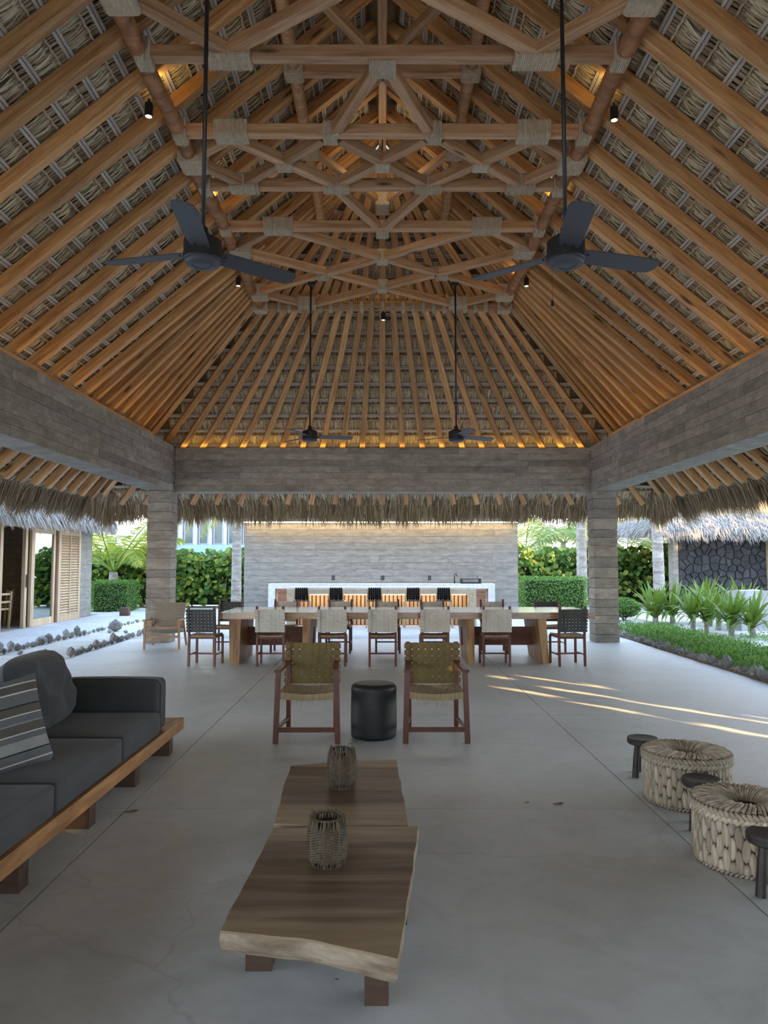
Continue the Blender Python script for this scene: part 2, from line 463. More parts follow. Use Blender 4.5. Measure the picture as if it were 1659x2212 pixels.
def glass_mat():
    m, nt, bs, out = new_mat('door_glass')
    gl = nt.nodes.new('ShaderNodeBsdfGlossy'); gl.inputs['Roughness'].default_value = 0.02; gl.inputs['Color'].default_value = (0.75,0.85,0.82,1)
    tr = nt.nodes.new('ShaderNodeBsdfTransparent'); tr.inputs[0].default_value = (0.45,0.55,0.5,1)
    fr = nd(nt, 'ShaderNodeFresnel', IOR=1.9)
    mr = nd(nt, 'ShaderNodeMapRange'); mr.inputs['To Min'].default_value = 0.35; mr.inputs['To Max'].default_value = 1.0
    nt.links.new(fr.outputs[0], mr.inputs[0])
    mx = nt.nodes.new('ShaderNodeMixShader'); nt.links.new(mr.outputs[0], mx.inputs[0])
    nt.links.new(tr.outputs[0], mx.inputs[1]); nt.links.new(gl.outputs[0], mx.inputs[2])
    nt.links.new(mx.outputs[0], out.inputs['Surface'])
    return m
MT['glass'] = glass_mat()

def area(name, loc, size, power, color, rot, parent=None, spread=PI):
    d = bpy.data.lights.new(name, 'AREA'); d.shape = 'RECTANGLE'; d.size, d.size_y = size
    d.energy = power; d.color = color; d.spread = spread
    o = bpy.data.objects.new(name, d); o.location = loc; o.rotation_euler = rot; COL.objects.link(o)
    if parent: o.parent = parent
    return o
#@@SECTIONS@@

# ------------------------------------------------------------------ floor and ground
floor = struct(root('floor'))
XE = [-5.05, -1.605, 1.69, 4.92]
YE = [-9.0, 1.9, 4.78, 7.62, 11.3, 15.05, 18.4, 22.2]
for i in range(3):
    for j in range(7):
        x0, x1, y0, y1 = XE[i]+0.004, XE[i+1]-0.004, YE[j]+0.003, YE[j+1]-0.003
        MB().bb(x0, x1, y0, y1, -0.08, 0).build('floor_slab', MT['floor'] if j < 5 else MT['paving'], floor)
MB().bb(-5.05, 4.92, -9, 22.2, -0.2, -0.02).build('floor_bed', MT['soil'], floor)

g = struct(MB().bb(-70, 70, -40, 110, -0.6, -0.1).build('ground', MT['sand']))
p = struct(root('pavement_left'))
for j in range(8):
    MB().bb(-8.42, -6.55, 6.0+j*2.4, 8.39+j*2.4, -0.12, -0.005).build('paving_slab', MT['paving'], p)
MB().bb(-6.54, -5.2, 19.6, 22.4, -0.12, -0.005).build('paving_slab', MT['paving'], p)
MB().bb(-12, -6.6, 25.3-3.0, 23.2, -0.12, -0.01).build('paving_slab', MT['paving'], p)
p = struct(root('pavement_right'))
for j in range(6):
    MB().bb(6.3-0.0*j, 7.0 if j < 3 else 6.6, 8.0+j*2.0, 9.99+j*2.0, -0.12, -0.005).build('paving_slab', MT['paving'], p)
MB().bb(4.95, 6.29, 16.7, 18.2, -0.12, -0.005).build('paving_slab', MT['paving'], p)
MB().bb(4.95, 6.29, 18.21, 21.0, -0.12, -0.005).build('paving_slab', MT['paving'], p)
struct(MB().bb(-6.5, -5.1, 8.0, 19.5, -0.12, -0.012).build('sand_bed_left', MT['sand']))
struct(MB().bb(7.05, 12.5, 9.0, 24.0, -0.12, -0.01).build('sand_bed_right', MT['sand']))
struct(MB().bb(4.95, 6.28, 7.0, 16.6, -0.12, 0.03).build('planting_bed', MT['soil']))

# ------------------------------------------------------------------ concrete ring beam and columns
ZB0, ZB1 = 2.93, 3.81
def column(sx, label):
    t = thing('concrete_column', label, 'column', (sx*4.33, 14.57, 0))
    z = 0.0; k = 0
    MB().bb(-0.20, 0.20, -0.185, 0.185, 0, ZB1).build('core', MT['conc'], t)
    while z < ZB1 - 0.03:
        h = RND.choice((0.155, 0.19, 0.205, 0.22))
        if z < ZB0 < z + h or abs(z+h-ZB0) < 0.06: h = ZB0 - z
        h = min(h, ZB1 - z)
        e = RND.uniform(-0.004, 0.004)
        MB().bb(-0.23-e, 0.23+e, -0.215-e, 0.215+e, z+0.0055, z+h-0.0055).build('board_course', MT['conc'], t)
        z += h
    return t
column(-1, 'board marked concrete column behind the woven lounge chair')
column(1, 'board marked concrete column at the right end of the dining table')

def board_face(parent, a0, a1, z0, z1, place, rows=7):
    h = (z1-z0)/rows
    for r in range(rows):
        a = a0
        while a < a1 - 0.05:
            L = RND.uniform(1.0, 2.3)
            if a1 - (a+L) < 0.5: L = a1 - a
            b = min(a+L, a1)
            place(a+0.0015, b-0.0015, z0+r*h+0.0025, z0+(r+1)*h-0.0025, RND.uniform(0.006, 0.016))
            a = b
for sx, lab in ((-1, 'long concrete ring beam along the left side of the pavilion'), (1, 'long concrete ring beam along the right side of the pavilion')):
    t = thing('concrete_beam', lab, 'beam', (sx*4.33, 5.4, ZB0))
    MB().bb(-0.23, 0.23, -14.0, 8.955, 0, ZB1-ZB0).build('beam_core', MT['conc'], t)
    def pl(a, b, z0, z1, d, sx=sx, t=t):
        if sx > 0: MB().bb(-0.23-d, -0.228, a, b, z0, z1).build('board_imprint', MT['concside'], t)
        else: MB().bb(0.228, 0.23+d, a, b, z0, z1).build('board_imprint', MT['concside'], t)
    board_face(t, -2.4, 8.95, 0.001, ZB1-ZB0-0.001, pl)
t = thing('concrete_beam', 'concrete ring beam spanning the back between the two columns', 'beam', (0, 14.76, ZB0))
MB().bb(-4.098, 4.098, -0.2, 0.24, 0, ZB1-ZB0).build('beam_core', MT['conc'], t)
def pl(a, b, z0, z1, d): MB().bb(a, b, -0.2-d, -0.198, z0, z1).build('board_imprint', MT['conc'], t)
board_face(t, -4.097, 4.097, 0.001, ZB1-ZB0-0.001, pl)

t = thing('concrete_beam', 'concrete ring beam across the front of the pavilion, behind the camera', 'beam', (0, -8.2, ZB0))
MB().bb(-4.098, 4.098, -0.23, 0.23, 0, ZB1-ZB0).build('beam_core', MT['conc'], t)
for sx in (-1, 1):
    t = thing('concrete_column', 'board marked concrete column at the front %s corner, behind the camera' % ('left' if sx < 0 else 'right'), 'column', (sx*4.33, -8.2, 0))
    MB().bb(-0.23, 0.23, -0.22, 0.22, 0, ZB0-0.001).build('core', MT['conc'], t)

# ------------------------------------------------------------------ thatched roof (the ceiling)
RZ = 7.852; SS = 0.84; SB = 1.065; YA = 10.90; XEV = 5.95; YEV = 15.68; Y0 = 3.0
def zS(x): return RZ - SS*abs(x)
def zB(y): return RZ - SB*(y-YA)
def yhip(x): return YA + SS*abs(x)/SB
def xhip(y): return (y-YA)*SB/SS
LS = math.sqrt(1+SS*SS); LB = math.sqrt(1+SB*SB)
NS = {-1: V((-SS,0,1)).normalized(), 1: V((SS,0,1)).normalized()}
NB = V((0,SB,1)).normalized()
TS = {-1: V((-1,0,-SS)).normalized(), 1: V((1,0,-SS)).normalized()}
TB = V((0,1,-SB)).normalized()
RW, RH = 0.108, 0.135
ceil = struct(root('ceiling'))
def rafter(p, q, n):
    beam('rafter', V(p)+n*RH/2, V(q)+n*RH/2, RW, RH, MT['rafter'], ceil, up=n, ch=0.006)
for sx in (-1, 1):
    for i in range(14):
        y = 10.62 - 0.57*i
        rafter((sx*0.05, y, zS(0.05)), (sx*XEV, y, zS(XEV)), NS[sx])
    for j in range(9):
        ye = 11.18 + 0.5*j
        f = (0.30, 0.13, 0.22, 0.05)[j % 4]
        e = V((sx*XEV, ye, zS(XEV))); a = V((0, YA, RZ))
        rafter(a.lerp(e, f), e, NS[sx])
    a = V((0,YA,RZ)); e = V((sx*XEV, yhip(XEV), zS(XEV)))
    rafter(a.lerp(e, 0.02), e, (NS[sx]+NB).normalized())
for j in range(-11, 12):
    f = (0.03, 0.30, 0.14, 0.30)[abs(j) % 4]
    e = V((0.504*j, YEV, zB(YEV))); a = V((0,YA,RZ))
    rafter(a.lerp(e, f), e, NB)

# thatch rows: pale double battens, twisted binding cord, palm stems, hanging straw
def cord_mesh(L):
    mb = MB(); n = max(4, int(L/0.032)); pts = []; rs = []
    for i in range(n+1):
        pts.append((L*i/n, 0.004*math.sin(i*1.57), 0.004*math.cos(i*1.57))); rs.append(0.0145 if i % 2 else 0.009)
    mb.tube(pts, rs, 5)
    m = mb.mesh('binding_cord'); m.materials.append(MT['cord']); return m
ROW = 0.35
straw = {k: MB() for k in (-1, 1, 0)}; stems = {k: MB() for k in (-1, 1, 0)}
def frame_mtx(o, x, z):
    x = x.normalized(); z = z.normalized(); y = z.cross(x)
    return Matrix(((x.x,y.x,z.x,o.x),(x.y,y.y,z.y,o.y),(x.z,y.z,z.z,o.z),(0,0,0,1)))
def thatch_row(key, P, a, t, n, L, d_first):
    """P start on the rafter plane, a along the row, t down the slope, n outwards"""
    for off in (0.0, 0.036):
        o = P + t*off + n*(RH+0.008)
        mb = MB().bar((0,0,0),(L,0,0), 0.030, 0.015, (0,0,1), 0.003)
        m = mb.mesh('batten'); m.materials.append(MT['batten'])
        link('batten', m, ceil, mtx=frame_mtx(o, a, n))
    o = P + t*0.128 + n*(RH+0.010)
    link('binding_cord', cord_mesh(L), ceil, mtx=frame_mtx(o, a, n))
    sm = stems[key]; s = 0.0
    while s < L:
        w = RND.uniform(0.016, 0.03)
        q = P + a*s + n*(RH+RND.uniform(0.018,0.03))
        sm.bar(q + t*0.03, q + t*RND.uniform(0.17,0.2) + a*RND.uniform(-.01,.01) + n*0.01, w, 0.012, n)
        s += w + RND.uniform(0.006, 0.026)
    st = straw[key]; s = 0.0
    while s < L:
        for layer in range(3):
            q = P + a*(s + RND.uniform(-.01,.01)) + n*(RH + 0.026 + 0.016*layer + RND.uniform(0,0.02))
            tw = RND.gauss(0, 0.13)
            d = (t + a*tw).normalized()
            ln = RND.uniform(0.22, 0.30)
            w = a*RND.uniform(0.006, 0.013)
            b = n*RND.uniform(-0.022, 0.0)
            st.strip([q + t*0.125, q + t*0.125 + d*ln*0.5 + b, q + t*0.125 + d*ln + b*1.2 + n*0.012 + a*RND.gauss(0,0.012)], [w, w, w*0.6])
        s += 0.0135
for sx in (-1, 1):
    k = 0
    while True:
        d = 0.16 + ROW*k; x = d/LS
        if x > XEV - 0.10: break
        L = yhip(x) - Y0 - 0.02
        thatch_row(sx, V((sx*x, Y0, zS(x))), V((0,1,0)), TS[sx], NS[sx], L, d)
        k += 1
k = 0
while True:
    d = 0.30 + ROW*k; y = YA + d/LB
    if y > YEV - 0.08: break
    xh = xhip(y) - 0.02
    thatch_row(0, V((-xh, y, zB(y))), V((1,0,0)), TB, NB, 2*xh, d)
    k += 1
for key in (-1, 1, 0):
    stuff(straw[key].build('hanging_straw', MT['straw'], ceil))
    stuff(stems[key].build('palm_stems', MT['stem'], ceil))
# packed thatch cover above
def cover(pts, n, o0=0.275, o1=0.42):
    mb = MB(); lo = [V(p)+n*o0 for p in pts]; hi = [V(p)+n*o1 for p in pts]; k = len(pts)
    mb.v = lo+hi; mb.f = [tuple(range(k)), tuple(range(2*k-1,k-1,-1))] + [(i,(i+1)%k,k+(i+1)%k,k+i) for i in range(k)]
    mb.build('thatch_slope', MT['thatchback'], ceil)
YF = -4.6; YFE = -9.2
for sx in (-1, 1):
    cover([(0,YF,RZ), (0,YA,RZ), (sx*(XEV+.05), yhip(XEV+.05), zS(XEV+.05)), (sx*(XEV+.05), YFE, zS(XEV+.05))], NS[sx])
cover([(0,YA,RZ), (xhip(YEV+.05), YEV+.05, zB(YEV+.05)), (-xhip(YEV+.05), YEV+.05, zB(YEV+.05))], NB)
fn = V((0,-(RZ-zS(XEV))/(YF-YFE),1)).normalized()
cover([(0,YF,RZ), (-XEV,YFE,zS(XEV)), (XEV,YFE,zS(XEV))], fn)
# ridge cap
mb = MB()
for sx in (-1,1): mb.poly([(0,YF,RZ+0.62),(0,YA+0.2,RZ+0.62),(sx*0.7,YA+0.2,RZ-0.16),(sx*0.7,YF,RZ-0.16)])
mb.build('ridge_cap', MT['thatchback'], ceil)
for sx in (-1, 1):
    mb = MB(); mb.tube([(0,YA-.3,RZ+.47),(sx*3.0,yhip(3.0),zS(3.0)+.46),(sx*(XEV+.1),yhip(XEV+.1),zS(XEV+.1)+.42)], [.30,.30,.28], 10); mb.build('hip_roll', MT['thatchback'], ceil, smooth=True)
mb = MB(); mb.tube([(0,YF,RZ+.47),(0,YA+.1,RZ+.47)], .30, 10); mb.build('ridge_roll', MT['thatchback'], ceil, smooth=True)
# eave fringe
def fringe(P, Q, out, n, per=150, mat='fringe', parent=ceil, length=(0.34,0.54), layers=((0.16,0.0),(0.20,0.03),(0.25,0.08),(0.30,0.12),(0.36,0.18)), name='eave_fringe'):
    mb = MB(); P = V(P); Q = V(Q); L = (Q-P).length; a = (Q-P)/L
    for off, back in layers:
        for i in range(int(L*per/len(layers)*1.6)):
            s = RND.uniform(0, L); q = P + a*s + n*(off+RND.uniform(-.01,.05)) - out*(back+RND.uniform(0,0.12))
            ln = RND.uniform(*length)*(1+0.25*noise.noise(V((s*2.3, off*7, 1.3))))
            d0 = (out + a*RND.gauss(0,0.13)).normalized()
            d1 = (out*0.45 + V((0,0,-1))*0.75 + a*RND.gauss(0,0.16)).normalized()
            w = a*RND.uniform(0.006,0.014)
            mb.strip([q, q+d0*ln*0.45, q+d0*ln*0.45+d1*ln*0.45, q+d0*ln*0.45+d1*ln*0.72], [w,w,w*0.8,w*0.15])
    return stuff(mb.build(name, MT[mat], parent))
for sx in (-1, 1):
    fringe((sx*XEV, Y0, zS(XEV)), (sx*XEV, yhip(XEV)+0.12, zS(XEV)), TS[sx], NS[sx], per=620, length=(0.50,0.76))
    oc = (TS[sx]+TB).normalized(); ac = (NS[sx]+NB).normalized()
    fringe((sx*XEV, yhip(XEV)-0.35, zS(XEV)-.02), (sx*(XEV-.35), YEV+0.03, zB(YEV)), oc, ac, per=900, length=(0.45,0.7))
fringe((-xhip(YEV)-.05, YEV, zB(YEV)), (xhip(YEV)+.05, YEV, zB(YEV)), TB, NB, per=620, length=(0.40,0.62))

# timber wall plate and amber light strips on top of the ring beam
for sx in (-1, 1):
    beam('wall_plate', (sx*4.47, -3, 3.92), (sx*4.47, 14.3, 3.92), 0.14, 0.22, MT['timber'], ceil)
beam('wall_plate', (-4.3, 14.93, 3.84), (4.3, 14.93, 3.84), 0.08, 0.06, MT['timber'], ceil)
AMB = (1.0, 0.64, 0.14)
for sx, lab in ((-1, 'amber light strip lying on top of the left concrete beam'), (1, 'amber light strip lying on top of the right concrete beam')):
    t = thing('light_strip', lab, 'light strip', (sx*4.25, 9.0, ZB1))
    MB().bb(-0.012, 0.012, -5.5, 5.2, 0.0, 0.012).build('diffuser', MT['glow_amber'], t)
    area('strip_light', (0, -0.1, 0.03), (0.06, 10.6), 0.42, AMB, (PI, 0, 0), t)
t = thing('light_strip', 'amber light strip lying on top of the back concrete beam', 'light strip', (0, 14.63, ZB1))
MB().bb(-4.0, 4.0, -0.008, 0.008, 0, 0.006).build('diffuser', MT['glow_amber'], t)
area('strip_light', (0, 0, 0.010), (8.0, 0.02), 1.5, AMB, (PI, 0, 0), t)

# ------------------------------------------------------------------ lashed timber frame under the roof
frame = thing('timber_roof_frame', 'lashed timber frame of purlins, collar beams and crossed braces under the thatch', 'roof frame', (0, 8.5, 5.98))
FO = V((0, 8.5, 5.98))
def fb(name, p0, p1, w, h, mat='timber', up=(0,0,1), ch=0.010):
    return beam(name, V(p0)-FO, V(p1)-FO, w, h, MT[mat], frame, up, ch)
def lash(c, axis, L, w, h, up=(0,0,1), n=None):
    """rope wound round a timber: ridged sleeve"""
    axis = V(axis).normalized(); up = V(up); x = axis.cross(up).normalized(); u = x.cross(axis)
    L *= 1.2; w += 0.02; h += 0.015
    n = n or max(4, int(L/0.018)); mb = MB(); c = V(c)-FO
    prof = [(-1,-.82),(-.82,-1),(.82,-1),(1,-.82),(1,.82),(.82,1),(-.82,1),(-1,.82)]
    for i in range(2*n+1):
        s = -L/2 + L*i/(2*n); r = 0.012 if i % 2 else 0.003
        r += RND.uniform(-.002,.002)
        for px, pz in prof:
            mb.v.append(axis*s + x*px*(w/2+r) + u*pz*(h/2+r))
    for i in range(2*n):
        for k in range(8):
            a = i*8+k; b = i*8+(k+1)%8; mb.f.append((a,b,b+8,a+8))
    mb.f.append(tuple(range(7,-1,-1))); mb.f.append(tuple(16*n+k for k in range(8)))
    o = mb.build('lashing', MT['rope'], frame); o.location = c
    return o
K = 1.0805; ZP = 5.98; XP = 2.108
def purlin(name, x, z, y0, y1, r, mat, wob):
    mb = MB(); pts = []; rs = []; n = 26
    for i in range(n+1):
        y = y0+(y1-y0)*i/n
        pts.append(V((x+wob*noise.noise(V((y*.9,x,2))), y, z+wob*0.6*noise.noise(V((y*1.1,x,9)))))-FO)
        rs.append(r*(1+0.16*noise.noise(V((y*1.7,x*3,5)))))
    mb.tube(pts, rs, 9)
    return mb.build(name, MT[mat], frame, smooth=True)
for sx in (-1, 1):
    purlin('purlin', sx*XP, ZP-0.015, 2.8, 12.75, 0.082, 'log', 0.05)
    purlin('upper_purlin', sx*0.97, 6.945, 2.8, 11.55, 0.07, 'timber', 0.01)
fb('ridge_beam', (0,2,7.70), (0,10.9,7.70), 0.11, 0.15)
CH, CW = 0.125, 0.10
CY = [4.54, 6.20, 7.36, 8.45, 9.53]
for y in CY:
    fb('collar_beam', (-XP-.02,y,ZP), (XP+.02,y,ZP), CW, CH)
    for sx in (-1,1): lash((sx*(XP-.03), y, ZP), (1,0,0.0), 0.11, CW+.05, CH+.07)
fb('collar_beam', (-XP-.05,12.60,5.965), (XP+.05,12.60,5.965), CW, CH)
for sx in (-1,1): lash((sx*(XP), 12.55, 5.96), (0,1,0), 0.14, .2, .19)
for j in range(-10, 11):
    x = 0.504*j*(12.60-YA)/(YEV-YA)
    if abs(x) < 1.95: lash((x, 12.60, 5.968), (1,0,0), 0.055, CW+.02, CH+.02, n=3)
fb('upper_collar', (-1.0,7.79,6.93), (1.0,7.79,6.93), CW, CH)
fb('upper_collar', (-1.0,11.62,6.93), (1.0,11.62,6.93), CW, CH)
for sx in (-1,1):
    lash((sx*0.97, 7.79, 6.94), (0,1,0), 0.14, .17, .17)
BR = []
def mir(a, b): BR.append((a,b)); BR.append(((-a[0],a[1]),(-b[0],b[1])))
mir((-1.93,5.02),(-1.24,5.69)); mir((-1.24,5.69),(0,4.86))
mir((0,5.78),(-.445,6.80))
mir((-1.47,6.90),(-.50,7.80)); mir((-.57,6.92),(-1.52,7.80)); mir((-.42,6.92),(.487,7.80))
mir((-1.95,7.29),(-1.50,7.80)); mir((-1.46,6.90),(-1.95,7.29))
mir((-.49,7.92),(0,8.93))
mir((-1.275,8.83),(1.88,11.02)); mir((-1.87,9.53),(1.07,11.53)); mir((-1.275,8.83),(-1.88,9.40))
mir((-1.84,11.10),(-1.25,11.53))
BW, BH = 0.10, 0.115
for i, (a, b) in enumerate(BR):
    dz = 0.004*(i % 3)
    fb('brace', (a[0]*K, a[1]*K, ZP-0.004+dz), (b[0]*K, b[1]*K, ZP-0.004+dz), BW, BH)
for sx in (-1, 1):
    Xk = lambda x, y: (sx*x*K, y*K, ZP)
    lash(Xk(1.24,5.735), (1,0,0), 0.32, CW+.07, CH+.03)
    lash(Xk(1.44,6.82), (1,0,0), 0.28, CW+.06, CH+.03)
    lash(Xk(1.50,7.80), (1,0,0), 0.28, CW+.06, CH+.03)
    lash(Xk(1.275,8.82), (1,0,0), 0.32, CW+.06, CH+.03)
    lash(Xk(1.20,11.50), (1,0,0), 0.26, CW+.05, CH+.03)
    lash(Xk(.50,6.84), (1,0,0), 0.12, CW+.04, CH+.03); lash(Xk(.47,6.80), (.44,1.02,0), 0.07, BW+.01, BH+.02)
    lash(Xk(.50,7.81), (1,0,0), 0.26, CW+.03, CH+.02); lash(Xk(1.01,7.36), (0,1,0), 0.11, BW+.05, BH+.03)
    lash(Xk(.85,10.31), (1,0,0), 0.15, BW+.07, BH+.03)
    lash(Xk(1.93,7.30), (0,1,0), 0.24, .24, .19)
    lash(Xk(1.90,5.06), (0,1,0), 0.24, .24, .19); lash(Xk(1.86,9.46), (0,1,0), 0.22, .24, .19); lash(Xk(1.87,11.06), (0,1,0), 0.20, .24, .19)
    fb('upper_brace', (sx*0.95,6.25,6.95), (0,7.70,6.95), 0.09, 0.10)
    fb('upper_brace', (0,7.86,6.95), (sx*0.95,9.25,6.95), 0.09, 0.10)
    fb('upper_brace', (sx*0.95,9.35,6.95), (0,10.85,6.95), 0.09, 0.10)
    lash((sx*0.95,9.30,6.95), (0,1,0), 0.32, .19, .17)
lash((0,K*5.83,ZP), (1,0,0), 0.20, CW+.10, CH+.03); lash((0,K*7.36,ZP), (0,1,0), 0.12, BW+.03, BH+.03)
lash((0,K*8.90,ZP), (1,0,0), 0.14, CW+.08, CH+.03); lash((0,K*9.74,ZP), (0,1,0), 0.16, BW+.04, BH+.03); lash((0,K*10.80,ZP), (0,1,0), 0.16, BW+.04, BH+.03)
lash((0,10.85,6.95), (0,1,0), 0.30, .17, .17)

# ------------------------------------------------------------------ spotlights and glow lights in the frame
def spot(loc, lab, aim, power=0.15):
    t = thing('spotlight', lab, 'spotlight', loc)
    mb = MB(); mb.tube([(0,0,0),(0,0,-0.05)], 0.012, 8); mb.build('bracket', MT['black'], t)
    mb = MB(); mb.lathe([(0.0,-0.045),(0.036,-0.045),(0.038,-0.055),(0.038,-0.175),(0.030,-0.175),(0.030,-0.150)], 20)
    mb.build('housing', MT['black'], t, smooth=False)
    mb = MB(); mb.lathe([(0.030,-0.165),(0.0001,-0.162)], 20); mb.build('lens', MT['glow_lamp'], t)
    d = bpy.data.lights.new('spot_light', 'SPOT'); d.energy = power; d.color = (1.0,0.86,0.62); d.spot_size = math.radians(62); d.spot_blend = 0.6; d.shadow_soft_size = 0.03
    o = bpy.data.objects.new('spot_light', d); o.location = (0,0,-0.19); COL.objects.link(o); o.parent = t
    o.rotation_euler = (-V(aim)).to_track_quat('Z','Y').to_euler()
    return t
spot((-2.23, 6.80, 5.96), 'small black spotlight on the left log purlin near the first collar beam', (0.1,0,-1))
spot((2.23, 6.85, 5.96), 'small black spotlight glowing on the right log purlin near the fan rod', (-0.1,0,-1))
spot((-2.22, 11.15, 5.96), 'small black spotlight where the left rafters fan out', (0.1,0,-1))
spot((2.22, 11.15, 5.96), 'small black spotlight where the right rafters fan out', (-0.1,0,-1))
spot((0.015, 12.58, 5.90), 'small black spotlight under the middle of the back collar beam', (0,0.2,-1))
def uplight(loc, size, power, lab):
    t = thing('uplight', lab, 'light', loc)
    MB().bb(-size[0]/2, size[0]/2, -size[1]/2, size[1]/2, 0, 0.006).build('diffuser', MT['glow_amber'], t)
    area('uplight_glow', (0,0,0.010), size, power, AMB, (PI,0,0), t)
uplight((0, 12.625, 6.028), (3.6, 0.02), 0.4, 'amber light strip on top of the back collar beam')
for sx, w in ((-1,'left'), (1,'right')):
    for y, d in ((5.2,'above the first crossed braces'), (6.75,'beside the spotlight'), (8.9,'near the fan'), (11.3,'where the rafters fan out')):
        uplight((sx*XP, y, 6.046), (0.03, 0.22), 0.3, 'small amber uplight on the %s purlin %s' % (w, d))
t = thing('apex_lamp', 'warm glowing lamp tucked into the roof apex', 'lamp', (0, 9.95, 7.05))
mb = MB(); mb.lathe([(0.0001,0.0),(0.07,0.005),(0.085,0.05),(0.06,0.09),(0.0001,0.10)], 16); mb.build('globe', MT['glow_warm'], t, smooth=True)
mb = MB(); mb.tube([(0,0,0.1),(0,0,0.56)], 0.008, 6); mb.build('stem', MT['black'], t)
d = bpy.data.lights.new('apex_light','POINT'); d.energy = 1.0; d.color = (1.0,0.68,0.32); d.shadow_soft_size = 0.09
o = bpy.data.objects.new('apex_light', d); o.location = (0,0,-0.1); COL.objects.link(o); o.parent = t

# ------------------------------------------------------------------ ceiling fans
def fan(loc, ztop, angles, lab, chain=False):
    t = thing('ceiling_fan', lab, 'ceiling fan', loc, 0, 'black ceiling fans hanging from the frame')
    mb = MB(); mb.tube([(0,0,0.12),(0,0,ztop-loc[2])], 0.0135, 10); mb.build('rod', MT['black'], t, smooth=True)
    mb = MB(); mb.lathe([(0.0001,ztop-loc[2]),(0.06,ztop-loc[2]),(0.055,ztop-loc[2]-0.04),(0.014,ztop-loc[2]-0.07)], 16); mb.build('canopy', MT['black'], t)
    mb = MB(); mb.lathe([(0.0135,0.17),(0.03,0.16),(0.035,0.11),(0.10,0.085),(0.118,0.07),(0.118,-0.045),(0.105,-0.06)], 28); mb.build('motor_housing', MT['black'], t, smooth=False)
    mb = MB(); mb.lathe([(0.112,-0.045),(0.112,-0.066),(0.100,-0.080),(0.066,-0.086),(0.062,-0.080),(0.034,-0.083),(0.0001,-0.083)], 28); mb.build('bottom_cap', MT['blade'], t, smooth=False)
    for an in angles:
        a = math.radians(an); d = V((math.cos(a), math.sin(a), 0)); s = V((-math.sin(a), math.cos(a), 0))
        tilt = 0.20
        mb = MB(); pts = []
        for r, w in ((0.09,0.055),(0.16,0.066),(0.40,0.072),(0.60,0.072),(0.655,0.062),(0.675,0.03)):
            for sg in (-1, 1):
                pts.append((d*r + s*w*sg + V((0,0,-0.005 - sg*w*tilt))))
        n = len(pts)
        mb.v = [p+V((0,0,0.004)) for p in pts] + [p-V((0,0,0.004)) for p in pts]
        for i in range(0, n-2, 2):
            mb.f.append((i,i+1,i+3,i+2)); mb.f.append((n+i,n+i+2,n+i+3,n+i+1))
            mb.f.append((i,i+2,n+i+2,n+i)); mb.f.append((i+1,n+i+1,n+i+3,i+3))
        mb.f.append((0,n,n+1,1)); mb.f.append((n-2,n-1,2*n-1,2*n-2))
        b = mb.build('blade', MT['blade'], t)
        for r in (0.115, 0.145):
            for w in (-0.025, 0.025): MB().box(d*r + s*w + V((0,0,-0.013-w*tilt)), (0.011,0.011,0.006)).build('screw', MT['black'], b)
    if chain:
        mb = MB(); mb.tube([(-0.09,-0.0,-0.07),(-0.09,0,-0.30)], 0.0012, 4); mb.lathe([(0.0001,-0.345),(0.011,-0.34),(0.008,-0.31),(0.0001,-0.30)], 8, c=(-0.09,0,0)); mb.build('pull_chain', MT['black'], t)
    return t
fan((-1.13, 4.54, 3.49), 5.92, (-86, 40, 166), 'near ceiling fan on the left, above the sofa side')
fan((1.155, 4.54, 3.49), 5.92, (-96, 18, 140), 'near ceiling fan on the right, above the basket stools', True)
fan((-1.125, 11.38, 3.49), 5.93, (12, 130, 250), 'far ceiling fan on the left, in front of the back beam')
fan((1.145, 11.38, 3.49), 5.93, (25, 285, 150), 'far ceiling fan on the right, in front of the back beam')

# ------------------------------------------------------------------ woven chairs
def weave(W, H, nv, nh, fill, amp, curve=0.0, phase=0, ov=0.0, split=False, seg=2):
    """flat woven panel in the xz plane (x -W/2..W/2, z 0..H), straps as ribbons over and under each other"""
    pv, ph = W/nv, H/nh
    def yy(x): return curve*((2*x/W)**2)
    outv, outh = [], []
    for i in range(nv):
        x = -W/2 + pv*(i+.5); mb = MB(); pts = []
        n = nh*seg
        for k in range(-1, n+2):
            z = -ov if k < 0 else (H+ov if k > n else H*k/n)
            pts.append(V((x, yy(x) + amp*math.cos(PI*(min(max(z,0),H)/ph - 0.5))*(1 if (i+phase)%2 else -1), z)))
        mb.strip(pts, V((pv*fill/2,0,0)))
        mb.strip([p+V((0,0.0025,0)) for p in pts], V((-pv*fill/2,0,0)))
        outv.append(mb)
    for j in range(nh):
        z = ph*(j+.5); mb = MB(); pts = []
        n = nv*seg
        for k in range(-1, n+2):
            x = -W/2-ov if k < 0 else (W/2+ov if k > n else -W/2 + W*k/n)
            pts.append(V((x, yy(x) - amp*math.cos(PI*((min(max(x,-W/2),W/2)+W/2)/pv - 0.5))*(1 if (j+phase)%2 else -1), z)))
        mb.strip(pts, V((0,0,ph*fill/2)))
        mb.strip([p+V((0,0.0025,0)) for p in pts], V((0,0,-ph*fill/2)))
        outh.append(mb)
    return outv, outh
def merge(mbs):
    r = MB()
    for m in mbs:
        n = len(r.v); r.v += m.v; r.f += [tuple(n+i for i in f) for f in m.f]
    return r
def xf(mb, mtx):
    mb.v = [mtx @ V(p) for p in mb.v]; return mb

